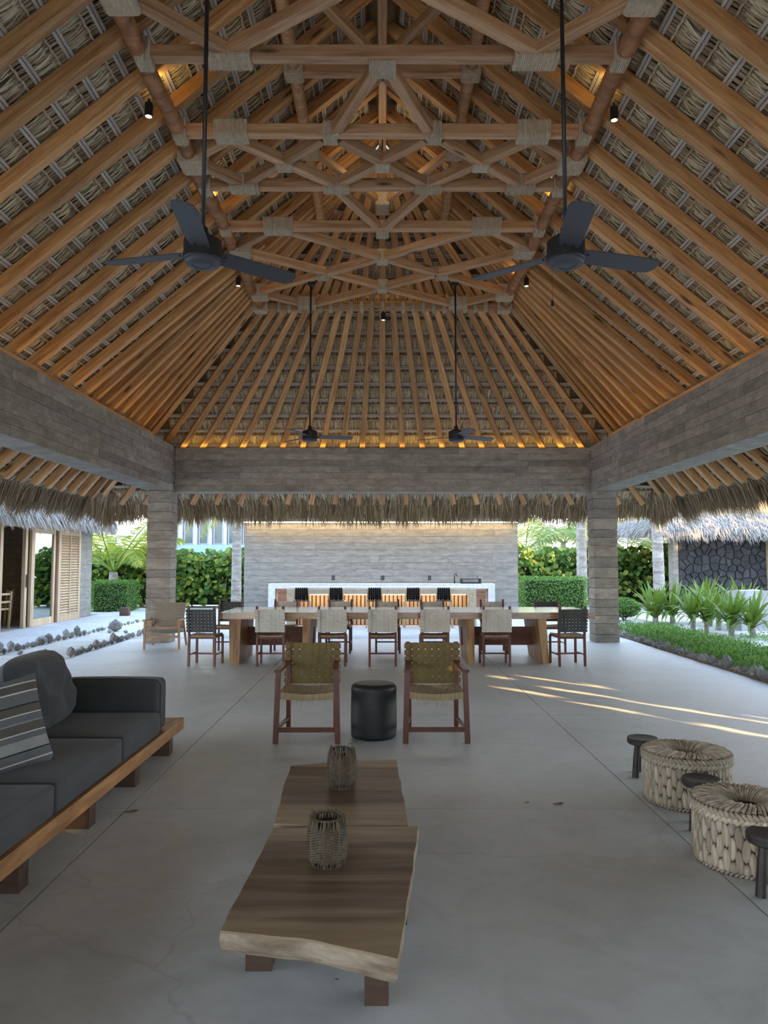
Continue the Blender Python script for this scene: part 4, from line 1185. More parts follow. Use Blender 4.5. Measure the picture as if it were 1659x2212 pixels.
# ------------------------------------------------------------------ woven basket stools and small black stools
def strand_mesh(L, W, D):
    mb = MB(); pts = []; rs = []
    n = 6
    m = 6; base = 0
    for i in range(n+1):
        u = -1+2*i/n; r = (max(0.0, 1-abs(u)**4.5))**0.5
        r = max(r, 0.12)
        for k in range(m):
            a = 2*PI*k/m + PI/6
            mb.v.append(V((D*(0.2+0.8*r)*math.cos(a)*0.5 + 0.0, W*r*math.sin(a)*0.5, u*L/2)))
    for i in range(n):
        for k in range(m):
            a = i*m+k; b = i*m+(k+1)%m; mb.f.append((a,b,b+m,a+m))
    mb.f.append(tuple(range(m))[::-1]); mb.f.append(tuple(n*m+k for k in range(m)))
    me = mb.mesh('strand'); me.materials.append(MT['basket'])
    for p in me.polygons: p.use_smooth = True
    return me
def basket(loc, R_, H, label, rz):
    t = thing('basket_stool', label, 'stool', loc, rz, 'braided palm basket stools')
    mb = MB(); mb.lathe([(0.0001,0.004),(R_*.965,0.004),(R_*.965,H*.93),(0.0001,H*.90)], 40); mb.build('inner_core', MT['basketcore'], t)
    nc, nr = 26, 4
    zs0, zs1 = 0.012, H*0.80
    ph = (zs1-zs0)/nr
    me = strand_mesh(ph*1.93, 2*PI*R_/nc/2*1.42, 0.036)
    for j in range(nc*2):
        a = 2*PI*j/(nc*2)
        for i in range(nr//2 + 1):
            zc = zs0 + ph*(2*i + (1.0 if j % 2 else 0.0))
            if zc > zs1+0.001 or zc < -0.001: continue
            rr = R_*0.985
            lean = 0.05 if j % 2 else -0.05
            M_ = Matrix.Translation((rr*math.cos(a), rr*math.sin(a), zc)) @ Matrix.Rotation(a,4,'Z') @ Matrix.Rotation(lean,4,'X')
            if zc - ph < zs0 - 0.02:
                M_ = M_ @ Matrix.Translation((0,0,ph*0.5)) @ Matrix.Diagonal((1,1,0.5,1))
            if zc + ph > zs1 + 0.06:
                M_ = M_ @ Matrix.Translation((0,0,-ph*0.35)) @ Matrix.Diagonal((1,1,0.7,1))
            link('strand', me, t, mtx=M_)
    # braided foot ring and rim
    for nm, z, rr, n, L, W in (('foot_braid',0.012,R_*0.975,70,0.03,0.016),('rim_braid',H*0.86,R_*1.035,64,0.055,0.026),('rim_edge',H*0.945,R_*1.03,64,0.05,0.024)):
        mb = MB()
        for k in range(n):
            a = 2*PI*k/n; c = V((rr*math.cos(a), rr*math.sin(a), z)); s = V((-math.sin(a), math.cos(a), 0))
            tilt = 0.65 if nm != 'rim_edge' else -0.75
            d = (s*math.cos(tilt) + V((0,0,1))*math.sin(tilt))
            o_ = V((math.cos(a), math.sin(a), 0))
            mb.tube([c-d*L/2-o_*.004, c-d*L/4+o_*.006, c+d*L/4+o_*.006, c+d*L/2-o_*.004], [W*.25,W*.5,W*.5,W*.25], 5)
        stuff(mb.build(nm, MT['basket'], t, smooth=True))
    # radial strands of the lid, dipping into the middle
    N = 62; mb = MB()
    for k in range(N):
        a = 2*PI*k/N + RND.uniform(-.01,.01); sw = 0.34
        for part in range(1):
            pts = []; rs = []
            for i in range(9):
                u = i/8; r = R_*(1.02 - 0.965*u); 
                z = H*0.985 + 0.018*math.sin(PI*min(1,u*1.35)) - (0.060*max(0,(u-0.5)/0.5)**1.5)
                aa = a + sw*u*u*0.6 - 0.25*max(0, 0.25-u)
                pts.append((r*math.cos(aa), r*math.sin(aa), z+0.003*math.sin(k*2.1+i))); rs.append(max(0.003, 2*PI*r/N*0.50))
            mb.tube(pts, rs, 5, cap=False)
    stuff(mb.build('lid_strands', MT['baskettop'], t, smooth=True))
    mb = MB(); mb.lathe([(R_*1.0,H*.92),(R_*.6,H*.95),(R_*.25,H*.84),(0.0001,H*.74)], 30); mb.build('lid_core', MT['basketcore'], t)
    return t
basket((1.985, 4.93, 0), 0.258, 0.325, 'braided palm basket stool farther from the camera', 0.3)
basket((1.90, 3.955, 0), 0.258, 0.315, 'braided palm basket stool nearer the camera, cut by the right edge', 1.1)
def tripod(loc, H, R_, rz, label):
    t = thing('tripod_stool', label, 'side table', loc, rz, 'small black tripod stools')
    mb = MB(); mb.lathe([(0.0001,H-0.045),(R_*.93,H-0.045),(R_,H-0.036),(R_,H-0.010),(R_*.96,H),(R_*.5,H-0.004),(0.0001,H-0.006)], 36); mb.build('round_top', MT['darkwood'], t)
    for k in range(3):
        a = 2*PI*k/3; d = V((math.cos(a), math.sin(a), 0))
        mb = MB(); mb.tube([d*(R_*.86), d*(R_*.72)+V((0,0,H*.5)), d*(R_*.60)+V((0,0,H-0.04))], [0.024,0.022,0.018], 8); mb.build('leg', MT['darkwood'], t)
    return t
tripod((1.90, 5.50, 0), 0.272, 0.110, math.radians(215), 'small black tripod stool beyond the farther basket stool')
tripod((1.872, 4.44, 0), 0.285, 0.108, math.radians(214), 'small black tripod stool between the two basket stools')
tripod((1.835, 3.59, 0), 0.272, 0.110, math.radians(211), 'small black tripod stool cut off by the right edge of the photo')

# fallen leaves on the floor
def dry_leaf(x, y, L, rz, label):
    mb = MB(); n = 8; top = []
    for i in range(n+1):
        u = i/n; w = 0.22*L*math.sin(PI*u)**0.8
        mb.v += [V((-L/2+L*u, -w, 0.001+0.004*abs(math.sin(u*5)))), V((-L/2+L*u, 0, 0.004+0.002*math.sin(u*7))), V((-L/2+L*u, w, 0.001+0.005*abs(math.cos(u*4))))]
    for i in range(n):
        a = 3*i; mb.f += [(a,a+3,a+4,a+1),(a+1,a+4,a+5,a+2)]
    o = mb.build('fallen_leaf', MT['bark'], None, loc=(x,y,0.001), rotz=rz)
    return tag(o, label, 'leaf', 'dry bits on the floor')
dry_leaf(1.13, 4.86, 0.075, 0.2, 'dry grey leaf lying alone on the open floor right of the coffee tables')
dry_leaf(0.93, 4.88, 0.04, 0.5, 'tiny curled leaf just left of the larger dry leaf')
dry_leaf(-1.56, 4.72, 0.09, 0.25, 'dry twig like leaf on the floor in front of the sofa feet')
dry_leaf(-0.17, 2.86, 0.02, -.2, 'dark speck of leaf on the floor under the near coffee table')

# ------------------------------------------------------------------ bar, back wall and kitchen counter
wall = struct(root('wall_back', (0, 21.5, 0)))
MB().bb(-4.005, 3.93, 0.012, 0.26, 0, 2.67).build('wall_core', MT['concpale'], wall)
def pl(a, b, z0, z1, d): MB().bb(a, b, 0.012-d, 0.0125, z0, z1).build('board_imprint', MT['concpale'], wall)
board_face(wall, -4.0, 3.925, 0.001, 2.665, pl, rows=14)
lip = struct(MB().bb(-4.2, 4.13, 20.9, 22.4, 2.70, 2.90).build('ceiling_bar', MT['concpale']))
t = thing('light_strip', 'warm light strip along the top of the bar back wall', 'light strip', (-0.04, 21.30, 2.67))
MB().bb(-3.95, 3.95, -0.02, 0.02, 0.0, 0.03).build('diffuser', MT['glow_warm'], t)
area('wall_wash', (0, 0.0, -0.02), (7.8, 0.05), 4.5, (1.0,0.60,0.22), (math.radians(22), 0, 0), t)

def louvre(name, parent, x0, x1, z0, z1, y, mat, n, fw=0.05):
    """louvred panel facing -y"""
    d = bpy.data.objects.new(name, None); COL.objects.link(d); d.parent = parent
    for a in ((x0,x0+fw,z0,z1),(x1-fw,x1,z0,z1),(x0+fw,x1-fw,z0,z0+fw),(x0+fw,x1-fw,z1-fw,z1)):
        MB().bb(a[0],a[1],y-0.02,y+0.02,a[2],a[3]).build('door_stile', MT[mat], d)
    for i in range(n):
        z = z0+fw+(z1-z0-2*fw)*(i+.5)/n; h = (z1-z0-2*fw)/n
        mb = MB(); mb.box(((x0+x1)/2, y, z), (x1-x0-2*fw, 0.008, h*1.15), Matrix.Rotation(0.6,3,'X')); mb.build('louvre_slat', MT[mat], d)
    return d
bc = thing('kitchen_counter', 'long white plastered counter against the bar back wall', 'counter', (-0.02, 20.8, 0))
MB().bb(-3.17, 3.17, 0, 0.68, 0.80, 0.935).build('worktop', MT['plaster'], bc)
for x0, x1 in ((-3.17,-2.98),(2.98,3.17)): MB().bb(x0, x1, 0, 0.68, 0, 0.80).build('end_panel', MT['plaster'], bc)
MB().bb(-2.98, 2.98, 0.45, 0.68, 0, 0.80).build('back_panel', MT['plaster'], bc)
for i in range(8):
    x0 = -2.97+0.7425*i
    louvre('louvred_door', bc, x0+0.005, x0+0.7375, 0.06, 0.795, 0.12, 'redwood', 11)
MB().bb(-2.98, 2.98, 0.10, 0.4, 0, 0.06).build('plinth', MT['plaster'], bc)

bar = thing('bar_counter', 'sand coloured bar counter with a slatted wooden recess', 'bar', (-0.02, 18.0, 0))
MB().bb(-2.29, 2.29, 0, 0.70, 0.885, 0.93).build('bar_top', MT['plaster'], bar)
MB().bb(-2.29, 2.29, 0.0, 0.70, 0.76, 0.884).build('bar_fascia', MT['plaster_warm'], bar)
for x0, x1 in ((-2.29,-2.10),(2.10,2.29)): MB().bb(x0, x1, 0.0, 0.70, 0, 0.759).build('side_panel', MT['plaster_warm'], bar)
MB().bb(-2.10, 2.10, 0.36, 0.42, 0, 0.759).build('recess_back', MT['stretcher'], bar)
for i in range(42):
    MB().bb(-2.095+0.1*i, -2.095+0.1*i+0.07, 0.325, 0.36, 0.01, 0.757).build('slat', MT['lightwood'], bar)
t = thing('light_strip', 'warm light strip under the bar counter edge', 'light strip', (-0.02, 18.10, 0.745))
MB().bb(-2.05, 2.05, -0.012, 0.012, 0, 0.013).build('diffuser', MT['glow_warm'], t)
area('bar_glow', (0,0,-0.01), (4.0,0.04), 0.8, (1.0,0.66,0.28), (math.radians(25),0,0), t)
for x, lab in ((-1.42,'left'), (0.012,'middle'), (1.366,'right')):
    t = thing('wall_socket', '%s of three black wall sockets above the white counter' % lab, 'socket', (x, 21.5, 1.09), 0, 'black sockets on the bar wall')
    m = rbox_mesh('plate', 0.085, 0.018, 0.125, 0.006, MT['black'], 2); link('plate', m, t, (0,-0.009,0))
    MB().bb(-0.026,0.026,-0.021,-0.0175,-0.042,0.042).build('insert', MT['blade'], t)
t = thing('tap', 'tall black gooseneck tap on the white counter', 'tap', (2.06, 21.22, 0.935))
mb = MB(); mb.tube([(0,0,0),(0,0,0.235),(0.006,-0.012,0.262),(0.03,-0.05,0.275),(0.045,-0.09,0.262),(0.05,-0.105,0.235),(0.05,-0.105,0.20)], 0.0125, 10); mb.build('spout', MT['black'], t, smooth=True)
mb = MB(); mb.lathe([(0.0001,0),(0.024,0),(0.024,0.05),(0.018,0.055),(0.0001,0.055)], 16); mb.build('base', MT['black'], t)
mb = MB(); mb.tube([(0,0,0.07),(-0.03,0,0.085)], 0.006, 6); mb.build('lever', MT['black'], t)
t = thing('dish_rack', 'black wire dish rack beside the tap on the counter', 'dish rack', (2.50, 21.10, 0.935))
for zz in (0.03, 0.125):
    mb = MB(); mb.tube([(-.25,-.15,zz),(.25,-.15,zz),(.25,.15,zz),(-.25,.15,zz),(-.25,-.15,zz)], 0.008, 6); mb.build('wire_rim', MT['black'], t)
mb = MB()
for i in range(15):
    x = -.25+.5*i/14
    for y in (-.15,.15): mb.tube([(x,y,0.03),(x,y,0.125)], 0.0035, 4)
    mb.tube([(x,-.15,0.03),(x,.15,0.03)], 0.0035, 4)
stuff(mb.build('wires', MT['black'], t))
MB().bb(-.26,.26,-.16,.16,0,0.022).build('drip_tray', MT['black'], t)
for sx in (-1,1):
    MB().bb(sx*.262-.02,sx*.262+.02,-.16,.16,0.0,0.14).build('side_plate', MT['black'], t)
mb = MB(); mb.tube([(0.20,0,0.12),(0.205,0.0,0.19),(0.185,0,0.22)], 0.008, 6); mb.build('utensil', MT['black'], t)

def bar_stool(label):
    t = thing('bar_stool', label, 'bar stool', (0,0,0), 0, 'bar stools at the bar counter')
    for sx in (-1,1):
        leg_bar(t, (sx*0.20,-0.20,0), (sx*0.175,-0.17,0.63), 0.036, 0.036, 'lightwood')
        leg_bar(t, (sx*0.20,0.20,0), (sx*0.175,0.17,0.63), 0.036, 0.036, 'lightwood')
        leg_bar(t, (sx*0.175,-0.17,0.63), (sx*0.16,-0.215,0.92), 0.032, 0.03, 'lightwood', 'back_post')
        leg_bar(t, (sx*0.195,-0.19,0.2), (sx*0.195,0.19,0.2), 0.02, 0.03, 'lightwood', 'stretcher')
        leg_bar(t, (sx*0.177,-0.17,0.615), (sx*0.177,0.17,0.615), 0.024, 0.04, 'lightwood', 'seat_rail')
    for y in (-0.19, 0.19): leg_bar(t, (-0.19,y,0.26), (0.19,y,0.26), 0.03, 0.02, 'lightwood', 'stretcher')
    a, b = weave(0.36,0.36,6,6,0.86,0.005); xf(merge(a+b), Matrix.Translation((0,-0.18,0.642)) @ Matrix.Rotation(-PI/2,4,'X') @ Matrix.Diagonal((1,1,-1,1))).build('woven_seat', MT['blackweb'], t)
    a, b = weave(0.30,0.25,6,6,0.80,0.005, ov=0.028); xf(merge(a+b), Matrix.Translation((0,-0.190,0.672)) @ Matrix.Rotation(0.15,4,'X')).build('woven_back', MT['blackweb'], t)
    return t
bs0 = None
for i, x in enumerate((-1.905,-1.077,-0.185,0.708,1.448)):
    lab = '%s black woven bar stool from the left at the bar' % ordn[i]
    rz = (0.05,-0.04,0.02,0.06,-0.05)[i]
    if bs0 is None: bs0 = bar_stool(lab); bs0.location = (x,17.66,0); bs0.rotation_euler = (0,0,rz)
    else: dup(bs0, (x,17.66,0), rz, lab)

# ------------------------------------------------------------------ edging stones
def rock_mesh(s, seed, flat=0.8):
    bm = bmesh.new(); bmesh.ops.create_icosphere(bm, subdivisions=1, radius=1.0)
    for v in bm.verts:
        k = 1+0.35*noise.noise(v.co*1.3+V((seed*3.1,seed,0)))
        v.co = V((v.co.x*s[0]*k, v.co.y*s[1]*k, v.co.z*s[2]*k))
    zmin = min(v.co.z for v in bm.verts)
    for v in bm.verts: v.co.z -= zmin + 0.02*s[2]
    m = bpy.data.meshes.new('rock'); bm.to_mesh(m); bm.free(); m.materials.append(MT['stone']); return m
rocks = [rock_mesh((0.085+0.03*(i%3), 0.09, 0.085+0.025*((i*2)%3)), i) for i in range(7)]
def stone_row(pts, step, label, group, sc=(0.7,1.25), jit=0.03):
    pts = [V((p[0],p[1],0)) for p in pts]
    for a, b in zip(pts[:-1], pts[1:]):
        n = max(1, int((b-a).length/step))
        for i in range(n):
            p = a.lerp(b, (i+.5)/n) + V((RND.uniform(-jit,jit), RND.uniform(-jit,jit), -0.015))
            o = link('edging_stone', RND.choice(rocks), None, p, RND.uniform(0,6.28))
            s = 0.68*RND.uniform(*sc); o.scale = (s, s, s*RND.uniform(0.8,1.2)); tag(o, label, 'stone', group)
stone_row([(-6.48,10.5),(-6.45,12.5),(-6.42,14.4),(-6.36,16.0)], 0.155, 'grey fieldstone in the row between the sand bed and the white path', 'stones along the white path')
stone_row([(-6.36,16.0),(-6.3,19.3)], 0.2, 'small grey stone in the far part of the row along the white path', 'far stones along the white path', (0.4,0.7))
stone_row([(-5.12,12.2),(-5.15,14.0),(-5.17,16.2)], 0.135, 'dark fieldstone in the row edging the pavilion floor on the left', 'stones along the left floor edge', (0.6,1.0))
stone_row([(-6.2,12.62),(-5.3,12.4)], 0.22, 'flat stone in the short row across the near end of the sand bed', 'stones across the sand bed', (0.6,1.0))
stone_row([(-6.15,16.4),(-5.4,16.35)], 0.30, 'larger stone in the short row across the far end of the sand bed', 'stones across the far sand bed', (0.8,1.3))
stone_row([(4.985,8.2),(4.985,15.6)], 0.16, 'grey stone in the row holding the green ground cover', 'stones along the ground cover', (0.6,1.0), 0.02)
o = link('garden_rock', rock_mesh((0.17,0.14,0.13), 5), None, (-6.0,16.8,-0.02), 0.5); tag(o, 'large rounded grey rock at the far end of the sand bed', 'rock')

# ------------------------------------------------------------------ left hut with sliding doors
hut = thing('thatched_hut', 'pale hut with a thatched eave, sliding doors and louvred shutter on the left', 'hut', (-8.4, 17.0, 0))
HO = V((-8.4,17.0,0))
def hb(name, x0,x1,y0,y1,z0,z1, mat): return MB().bb(x0+8.4,x1+8.4,y0-17,y1-17,z0,z1).build(name, MT[mat], hut)
for r in range(12):
    z0 = r*0.21
    for (a, b) in (((20.66,21.1),(21.1,21.5)) if r % 2 else ((20.66,20.85),(20.85,21.5))):
        e = RND.uniform(0,0.006); hb('wall_block', -8.66, -8.40-e, a+.002, b-.002, z0+.002, z0+0.208, 'concpale')
hb('wall_end', -8.68, -8.43, 20.66, 21.49, 0, 2.52, 'concpale')
hb('wall_rear', -13.0, -8.43, 21.3, 21.48, 0, 2.6, 'concpale')
hb('wall_inner', -13.0, -12.8, 12.0, 21.3, 0, 2.6, 'conc')
hb('hut_ceiling', -13.0, -8.3, 12.0, 21.5, 2.6, 2.7, 'tableleg')
hb('lintel', -8.50, -8.38, 12.0, 20.66, 2.36, 2.60, 'doorwood')
hb('hut_floor', -13.0, -8.42, 12.0, 21.4, -0.1, 0.0, 'conc')
hb('shading_end_wall', -13.0, -8.43, 12.0, 12.2, 0, 2.6, 'conc')  # end wall added out of view to darken the hut interior
hb('wall_panel', -8.48, -8.40, 12.2, 16.25, 0, 2.36, 'concpale')
# posts and frames
hb('door_post', -8.46, -8.36, 16.25, 16.37, 0, 2.36, 'doorwood')
for (y0,y1,x) in ((17.42,17.52,-8.40),(17.58,17.66,-8.46)): hb('door_post', x-.05, x+.03, y0, y1, 0, 2.36, 'doorwood')
# glass leaf
for (y0,y1,z0,z1) in ((17.74,17.90,0,2.36),(18.92,19.02,0,2.36),(17.90,18.92,0,0.17),(17.90,18.92,2.25,2.36)):
    hb('glass_door_frame', -8.44, -8.37, y0,y1,z0,z1, 'doorwood')
hb('glass_pane', -8.412, -8.400, 17.90, 18.92, 0.17, 2.25, 'glass')
hb('door_post', -8.50, -8.42, 19.04, 19.20, 0, 2.36, 'mahog')
hb('door_handle', -8.36, -8.345, 17.46, 17.49, 0.95, 1.25, 'black')
# shutter leaf with louvres
for (y0,y1,z0,z1) in ((19.22,19.36,0,2.36),(19.93,19.98,0.15,2.25),(20.50,20.62,0,2.36),(19.36,20.50,0,0.15),(19.36,20.50,2.25,2.36)):
    hb('shutter_frame', -8.44, -8.37, y0,y1,z0,z1, 'doorwood')
for (y0,y1) in ((19.36,19.93),(19.98,20.50)):
    for i in range(30):
        z = 0.15+2.1*(i+.5)/30
        mb = MB(); mb.box((0.0, (y0+y1)/2-17, z), (0.010, y1-y0, 0.075), Matrix.Rotation(-0.65,3,'Y')); mb.build('louvre_slat', MT['doorwood'], hut)
# thatch roof of the hut: slope + fringe layers
ex, ez, eY = -7.95, 2.62, 22.0
def hutroof(parent, org, pts_slopes, mat='thatchback'):
    for pts in pts_slopes:
        mb = MB(); mb.poly([V(p)-org for p in pts]); mb.build('thatch_slope', MT[mat], parent)
hutroof(hut, HO, [[(ex,8.0,ez),(ex,eY,ez),(-10.6,19.3,4.9),(-10.6,8.0,4.9)], [(ex,eY,ez),(-13.2,eY,ez),(-10.6,19.3,4.9)], [(-13.2,8,ez),(-10.6,8,4.9),(-10.6,19.3,4.9),(-13.2,eY,ez)]])
def hut_thatch(parent, org, P, Q, out, n, rows, per, nm='eave_thatch', length=(0.30,0.48)):
    mb = MB(); P = V(P)-org; Q = V(Q)-org; L = (Q-P).length; a = (Q-P)/L
    for r in range(rows):
        for i in range(int(L*per)):
            s = RND.uniform(0,L); q = P + a*s - out*(r*0.13+RND.uniform(0,.1)) + n*(0.05+RND.uniform(0,.06))
            if r == 0: q -= n*RND.uniform(0,0.22)
            ln = RND.uniform(*length)
            d0 = (out+a*RND.gauss(0,.22)+n*RND.uniform(0,.22)).normalized(); d1 = (out*.7+V((0,0,-.6))+a*RND.gauss(0,.25)).normalized()
            w = a*RND.uniform(0.008,0.018)
            mb.strip([q,q+d0*ln*.55,q+d0*ln*.55+d1*ln*.45],[w,w,w*.2])
    return stuff(mb.build(nm, MT['hutstraw'], parent))
so = V((1,0,-0.86)).normalized(); sn = V((.86,0,1)).normalized()
hut_thatch(hut, HO, (ex,11.0,ez), (ex,eY-.1,ez), so, sn, 7, 120)
ob = V((0,1,-0.86)).normalized(); on = V((0,.86,1)).normalized()
hut_thatch(hut, HO, (ex-0.1,eY,ez), (-12.5,eY,ez), ob, on, 5, 60)
oc = V((.7,.7,-0.86)).normalized(); 
hut_thatch(hut, HO, (ex,eY-.25,ez), (ex-.25,eY,ez), oc, V((.6,.6,1)).normalized(), 6, 160)
# chairs seen through the open door
def simple_chair(label, loc, rz):
    t = thing('wooden_chair', label, 'chair', loc, rz, 'pale chairs inside the left hut')
    for sx in (-1,1):
        leg_bar(t, (sx*.21,-.2,0),(sx*.2,-.25,0.86),.045,.045,'lightwood'); leg_bar(t, (sx*.21,.2,0),(sx*.21,.2,.45),.045,.045,'lightwood')
        leg_bar(t, (sx*.21,-.2,.42),(sx*.21,.2,.42),.03,.05,'lightwood','seat_rail')
    MB().bb(-.24,.24,-.22,.24,.44,.475).build('seat', MT['lightwood'], t)
    for z in (.62,.8): leg_bar(t, (-.2,-.235,z),(.2,-.235,z),.05,.02,'lightwood','back_rail')
    return t
simple_chair('pale wooden chair just inside the open door of the left hut', (-8.95,17.25,0), 1.4)
simple_chair('pale wooden chair farther inside the left hut beside another', (-9.55,18.6,0), 1.7)
t = thing('table_lamp', 'dim warm lamp glowing low inside the left hut', 'lamp', (-11.5, 19.2, 0))
mb = MB(); mb.lathe([(0.0001,0),(0.09,0),(0.09,0.02),(0.015,0.03),(0.015,0.35),(0.0001,0.35)], 14); mb.build('base', MT['black'], t)
mb = MB(); mb.lathe([(0.10,0.33),(0.07,0.50),(0.0001,0.50)], 18); mb.build('shade', MT['glow_warm'], t)

# ------------------------------------------------------------------ right hut with dark stone wall
rh = thing('stone_hut', 'thatched hut with a dark lava stone wall on the right', 'hut', (11.3, 25.0, 0))
RO = V((11.3,25.0,0))
MB().bb(9.95-11.3, 13.0-11.3, 0.03, 0.4, 0, 2.75).build('mortar_wall', MT['mortar'], rh)
MB().bb(9.80-11.3, 9.97-11.3, -0.02, 0.42, 0, 2.75).build('corner_post', MT['concpale'], rh)
def clip(poly, px, py, nx, ny):
    out = []
    for i in range(len(poly)):
        a, b = poly[i], poly[(i+1)%len(poly)]
        da = (a[0]-px)*nx+(a[1]-py)*ny; db = (b[0]-px)*nx+(b[1]-py)*ny
        if da <= 0: out.append(a)
        if da*db < 0:
            s = da/(da-db); out.append((a[0]+(b[0]-a[0])*s, a[1]+(b[1]-a[1])*s))
    return out
def stone_wall(parent, x0, x1, z0, z1, nx, nz, y, gap):
    pts = []
    for i in range(nx):
        for j in range(nz):
            pts.append((x0+(x1-x0)*(i+.5+RND.uniform(-.42,.42))/nx, z0+(z1-z0)*(j+.5+RND.uniform(-.42,.42))/nz))
    for i, p in enumerate(pts):
        poly = [(x0,z0),(x1,z0),(x1,z1),(x0,z1)]
        for k, q in enumerate(pts):
            if k == i: continue
            dx, dz = q[0]-p[0], q[1]-p[1]; d = math.hypot(dx,dz)
            if d > 1.5: continue
            poly = clip(poly, (p[0]+q[0])/2-dx/d*gap, (p[1]+q[1])/2-dz/d*gap, dx/d, dz/d)
            if len(poly) < 3: break
        if len(poly) < 3: continue
        n = len(poly); mb = MB(); dp = RND.uniform(0.03,0.06)
        cx_, cz_ = sum(q[0] for q in poly)/n, sum(q[1] for q in poly)/n
        mb.v = [V((q[0],y+0.04,q[1])) for q in poly] + [V((q[0],y-dp*.5,q[1])) for q in poly] + [V((cx_+(q[0]-cx_)*.88,y-dp,cz_+(q[1]-cz_)*.88)) for q in poly]
        for r in range(2):
            for k in range(n): mb.f.append((r*n+k, r*n+(k+1)%n, (r+1)*n+(k+1)%n, (r+1)*n+k))
        mb.f.append(tuple(2*n+k for k in range(n)))
        mb.build('wall_stone', MT['lava'], parent)
stone_wall(rh, 9.98-11.3, 12.93-11.3, 0.0, 2.7, 11, 11, 0.0, 0.011)
MB().bb(12.93-11.3, 16-11.3, -0.35, 0.4, 0, 2.75).build('plaster_wall', MT['plaster_warm'], rh)
MB().bb(9.7-11.3, 17-11.3, 0.0, 4.0, 2.75, 2.85).build('hut_ceiling', MT['tableleg'], rh)
rz_ = 2.55; ry = 24.45; rx = 8.95
hutroof(rh, RO, [[(rx,ry,rz_),(18,ry,rz_),(18,27.6,5.2),(11.9,27.6,5.2)], [(rx,ry,rz_),(11.9,27.6,5.2),(rx,30.6,rz_)], [(rx,30.6,rz_),(11.9,27.6,5.2),(18,27.6,5.2),(18,30.6,rz_)]])
of = V((0,-1,-0.86)).normalized(); nf = V((0,-.86,1)).normalized()
hut_thatch(rh, RO, (rx+.1,ry,rz_), (15.5,ry,rz_), of, nf, 7, 120, length=(0.34,0.52))
hut_thatch(rh, RO, (rx,ry+.2,rz_), (rx,29,rz_), V((-1,0,-.86)).normalized(), V((-.86,0,1)).normalized(), 6, 60)
hut_thatch(rh, RO, (rx,ry+.25,rz_), (rx+.25,ry,rz_), V((-.7,-.7,-.86)).normalized(), V((-.6,-.6,1)).normalized(), 6, 160)

# ------------------------------------------------------------------ far house with balcony behind the hedge
fh = thing('white_house', 'white two storey house with tall windows behind the left hedge', 'building', (-9.2, 40, 0))
MB().bb(-3.5, 3.0, 0.4, 5, 0, 7.5).build('house_wall', MT['concpale'], fh)
m_blue = m_plain('pale_blue_render', (0.26,0.38,0.52), 0.8)
MT['blue'] = m_blue; MT['whitepaint'] = m_plain('white_paint', (0.5,0.52,0.55), 0.6); MT['darkglass'] = m_plain('dark_window_glass', (0.10,0.14,0.13), 0.08)
MB().bb(-3.5, 3.0, -0.7, 0.4, 1.9, 2.46).build('balcony_band', MT['blue'], fh)
for i in range(8):
    x = -3.4+0.8*i
    MB().bb(x, x+0.16, 0.1, 0.42, 2.46, 4.6).build('window_pillar', MT['whitepaint'], fh)
    w = MB().bb(x+0.2, x+0.74, 0.32, 0.395, 2.5, 4.4).build('window', MT['whitepaint'], fh)
    MB().bb(x+0.27, x+0.67, 0.30, 0.319, 2.55, 4.3).build('pane', MT['darkglass'], w)

# ------------------------------------------------------------------ plants
def unit(): 
    while True:
        p = V((RND.uniform(-1,1),RND.uniform(-1,1),RND.uniform(-1,1)))
        if 0.05 < p.length < 1: return p.normalized()
def hedge(name, label, x0,x1,y0,y1,h, n, mat, leaf, rnd=0.05, lx=0.6, core=True):
    t = thing(name, label, 'hedge', ((x0+x1)/2,(y0+y1)/2,-0.1))
    w, d = (x1-x0)/2, (y1-y0)/2; h += 0.1
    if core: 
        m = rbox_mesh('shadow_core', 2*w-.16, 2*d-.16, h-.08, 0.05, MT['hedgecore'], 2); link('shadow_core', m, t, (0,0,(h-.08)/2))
    mb = MB()
    areas = [2*w*h, 2*d*h, 2*d*h, 4*w*d]; tot = sum(areas)
    for i in range(n):
        r = RND.uniform(0,tot)
        if r < areas[0]: p = V((RND.uniform(-w,w),-d,RND.uniform(0.02,h))); nn = V((0,-1,0))
        elif r < areas[0]+areas[1]: p = V((-w,RND.uniform(-d,d),RND.uniform(0.02,h))); nn = V((-1,0,0))
        elif r < areas[0]+2*areas[1]: p = V((w,RND.uniform(-d,d),RND.uniform(0.02,h))); nn = V((1,0,0))
        else: p = V((RND.uniform(-w,w),RND.uniform(-d,d),h)); nn = V((0,0,1))
        p += nn*RND.uniform(-rnd*1.6,rnd*.6)
        u = unit(); dd = (nn*0.7+u).normalized()
        mb.leaf(p, dd, nn+u*.5, leaf*RND.uniform(.7,1.3), leaf*lx*RND.uniform(.7,1.2), .1)
    stuff(mb.build('foliage', MT[mat], t)); return t
hedge('clipped_hedge', 'neatly clipped square hedge beside the left hut', -9.15,-7.95,23.3,24.4,0.93, 5200,'box',0.045)
hedge('clipped_hedge', 'neatly clipped long hedge to the right of the bar wall', 4.25,6.15,22.3,23.3,1.06, 6000,'box',0.055)

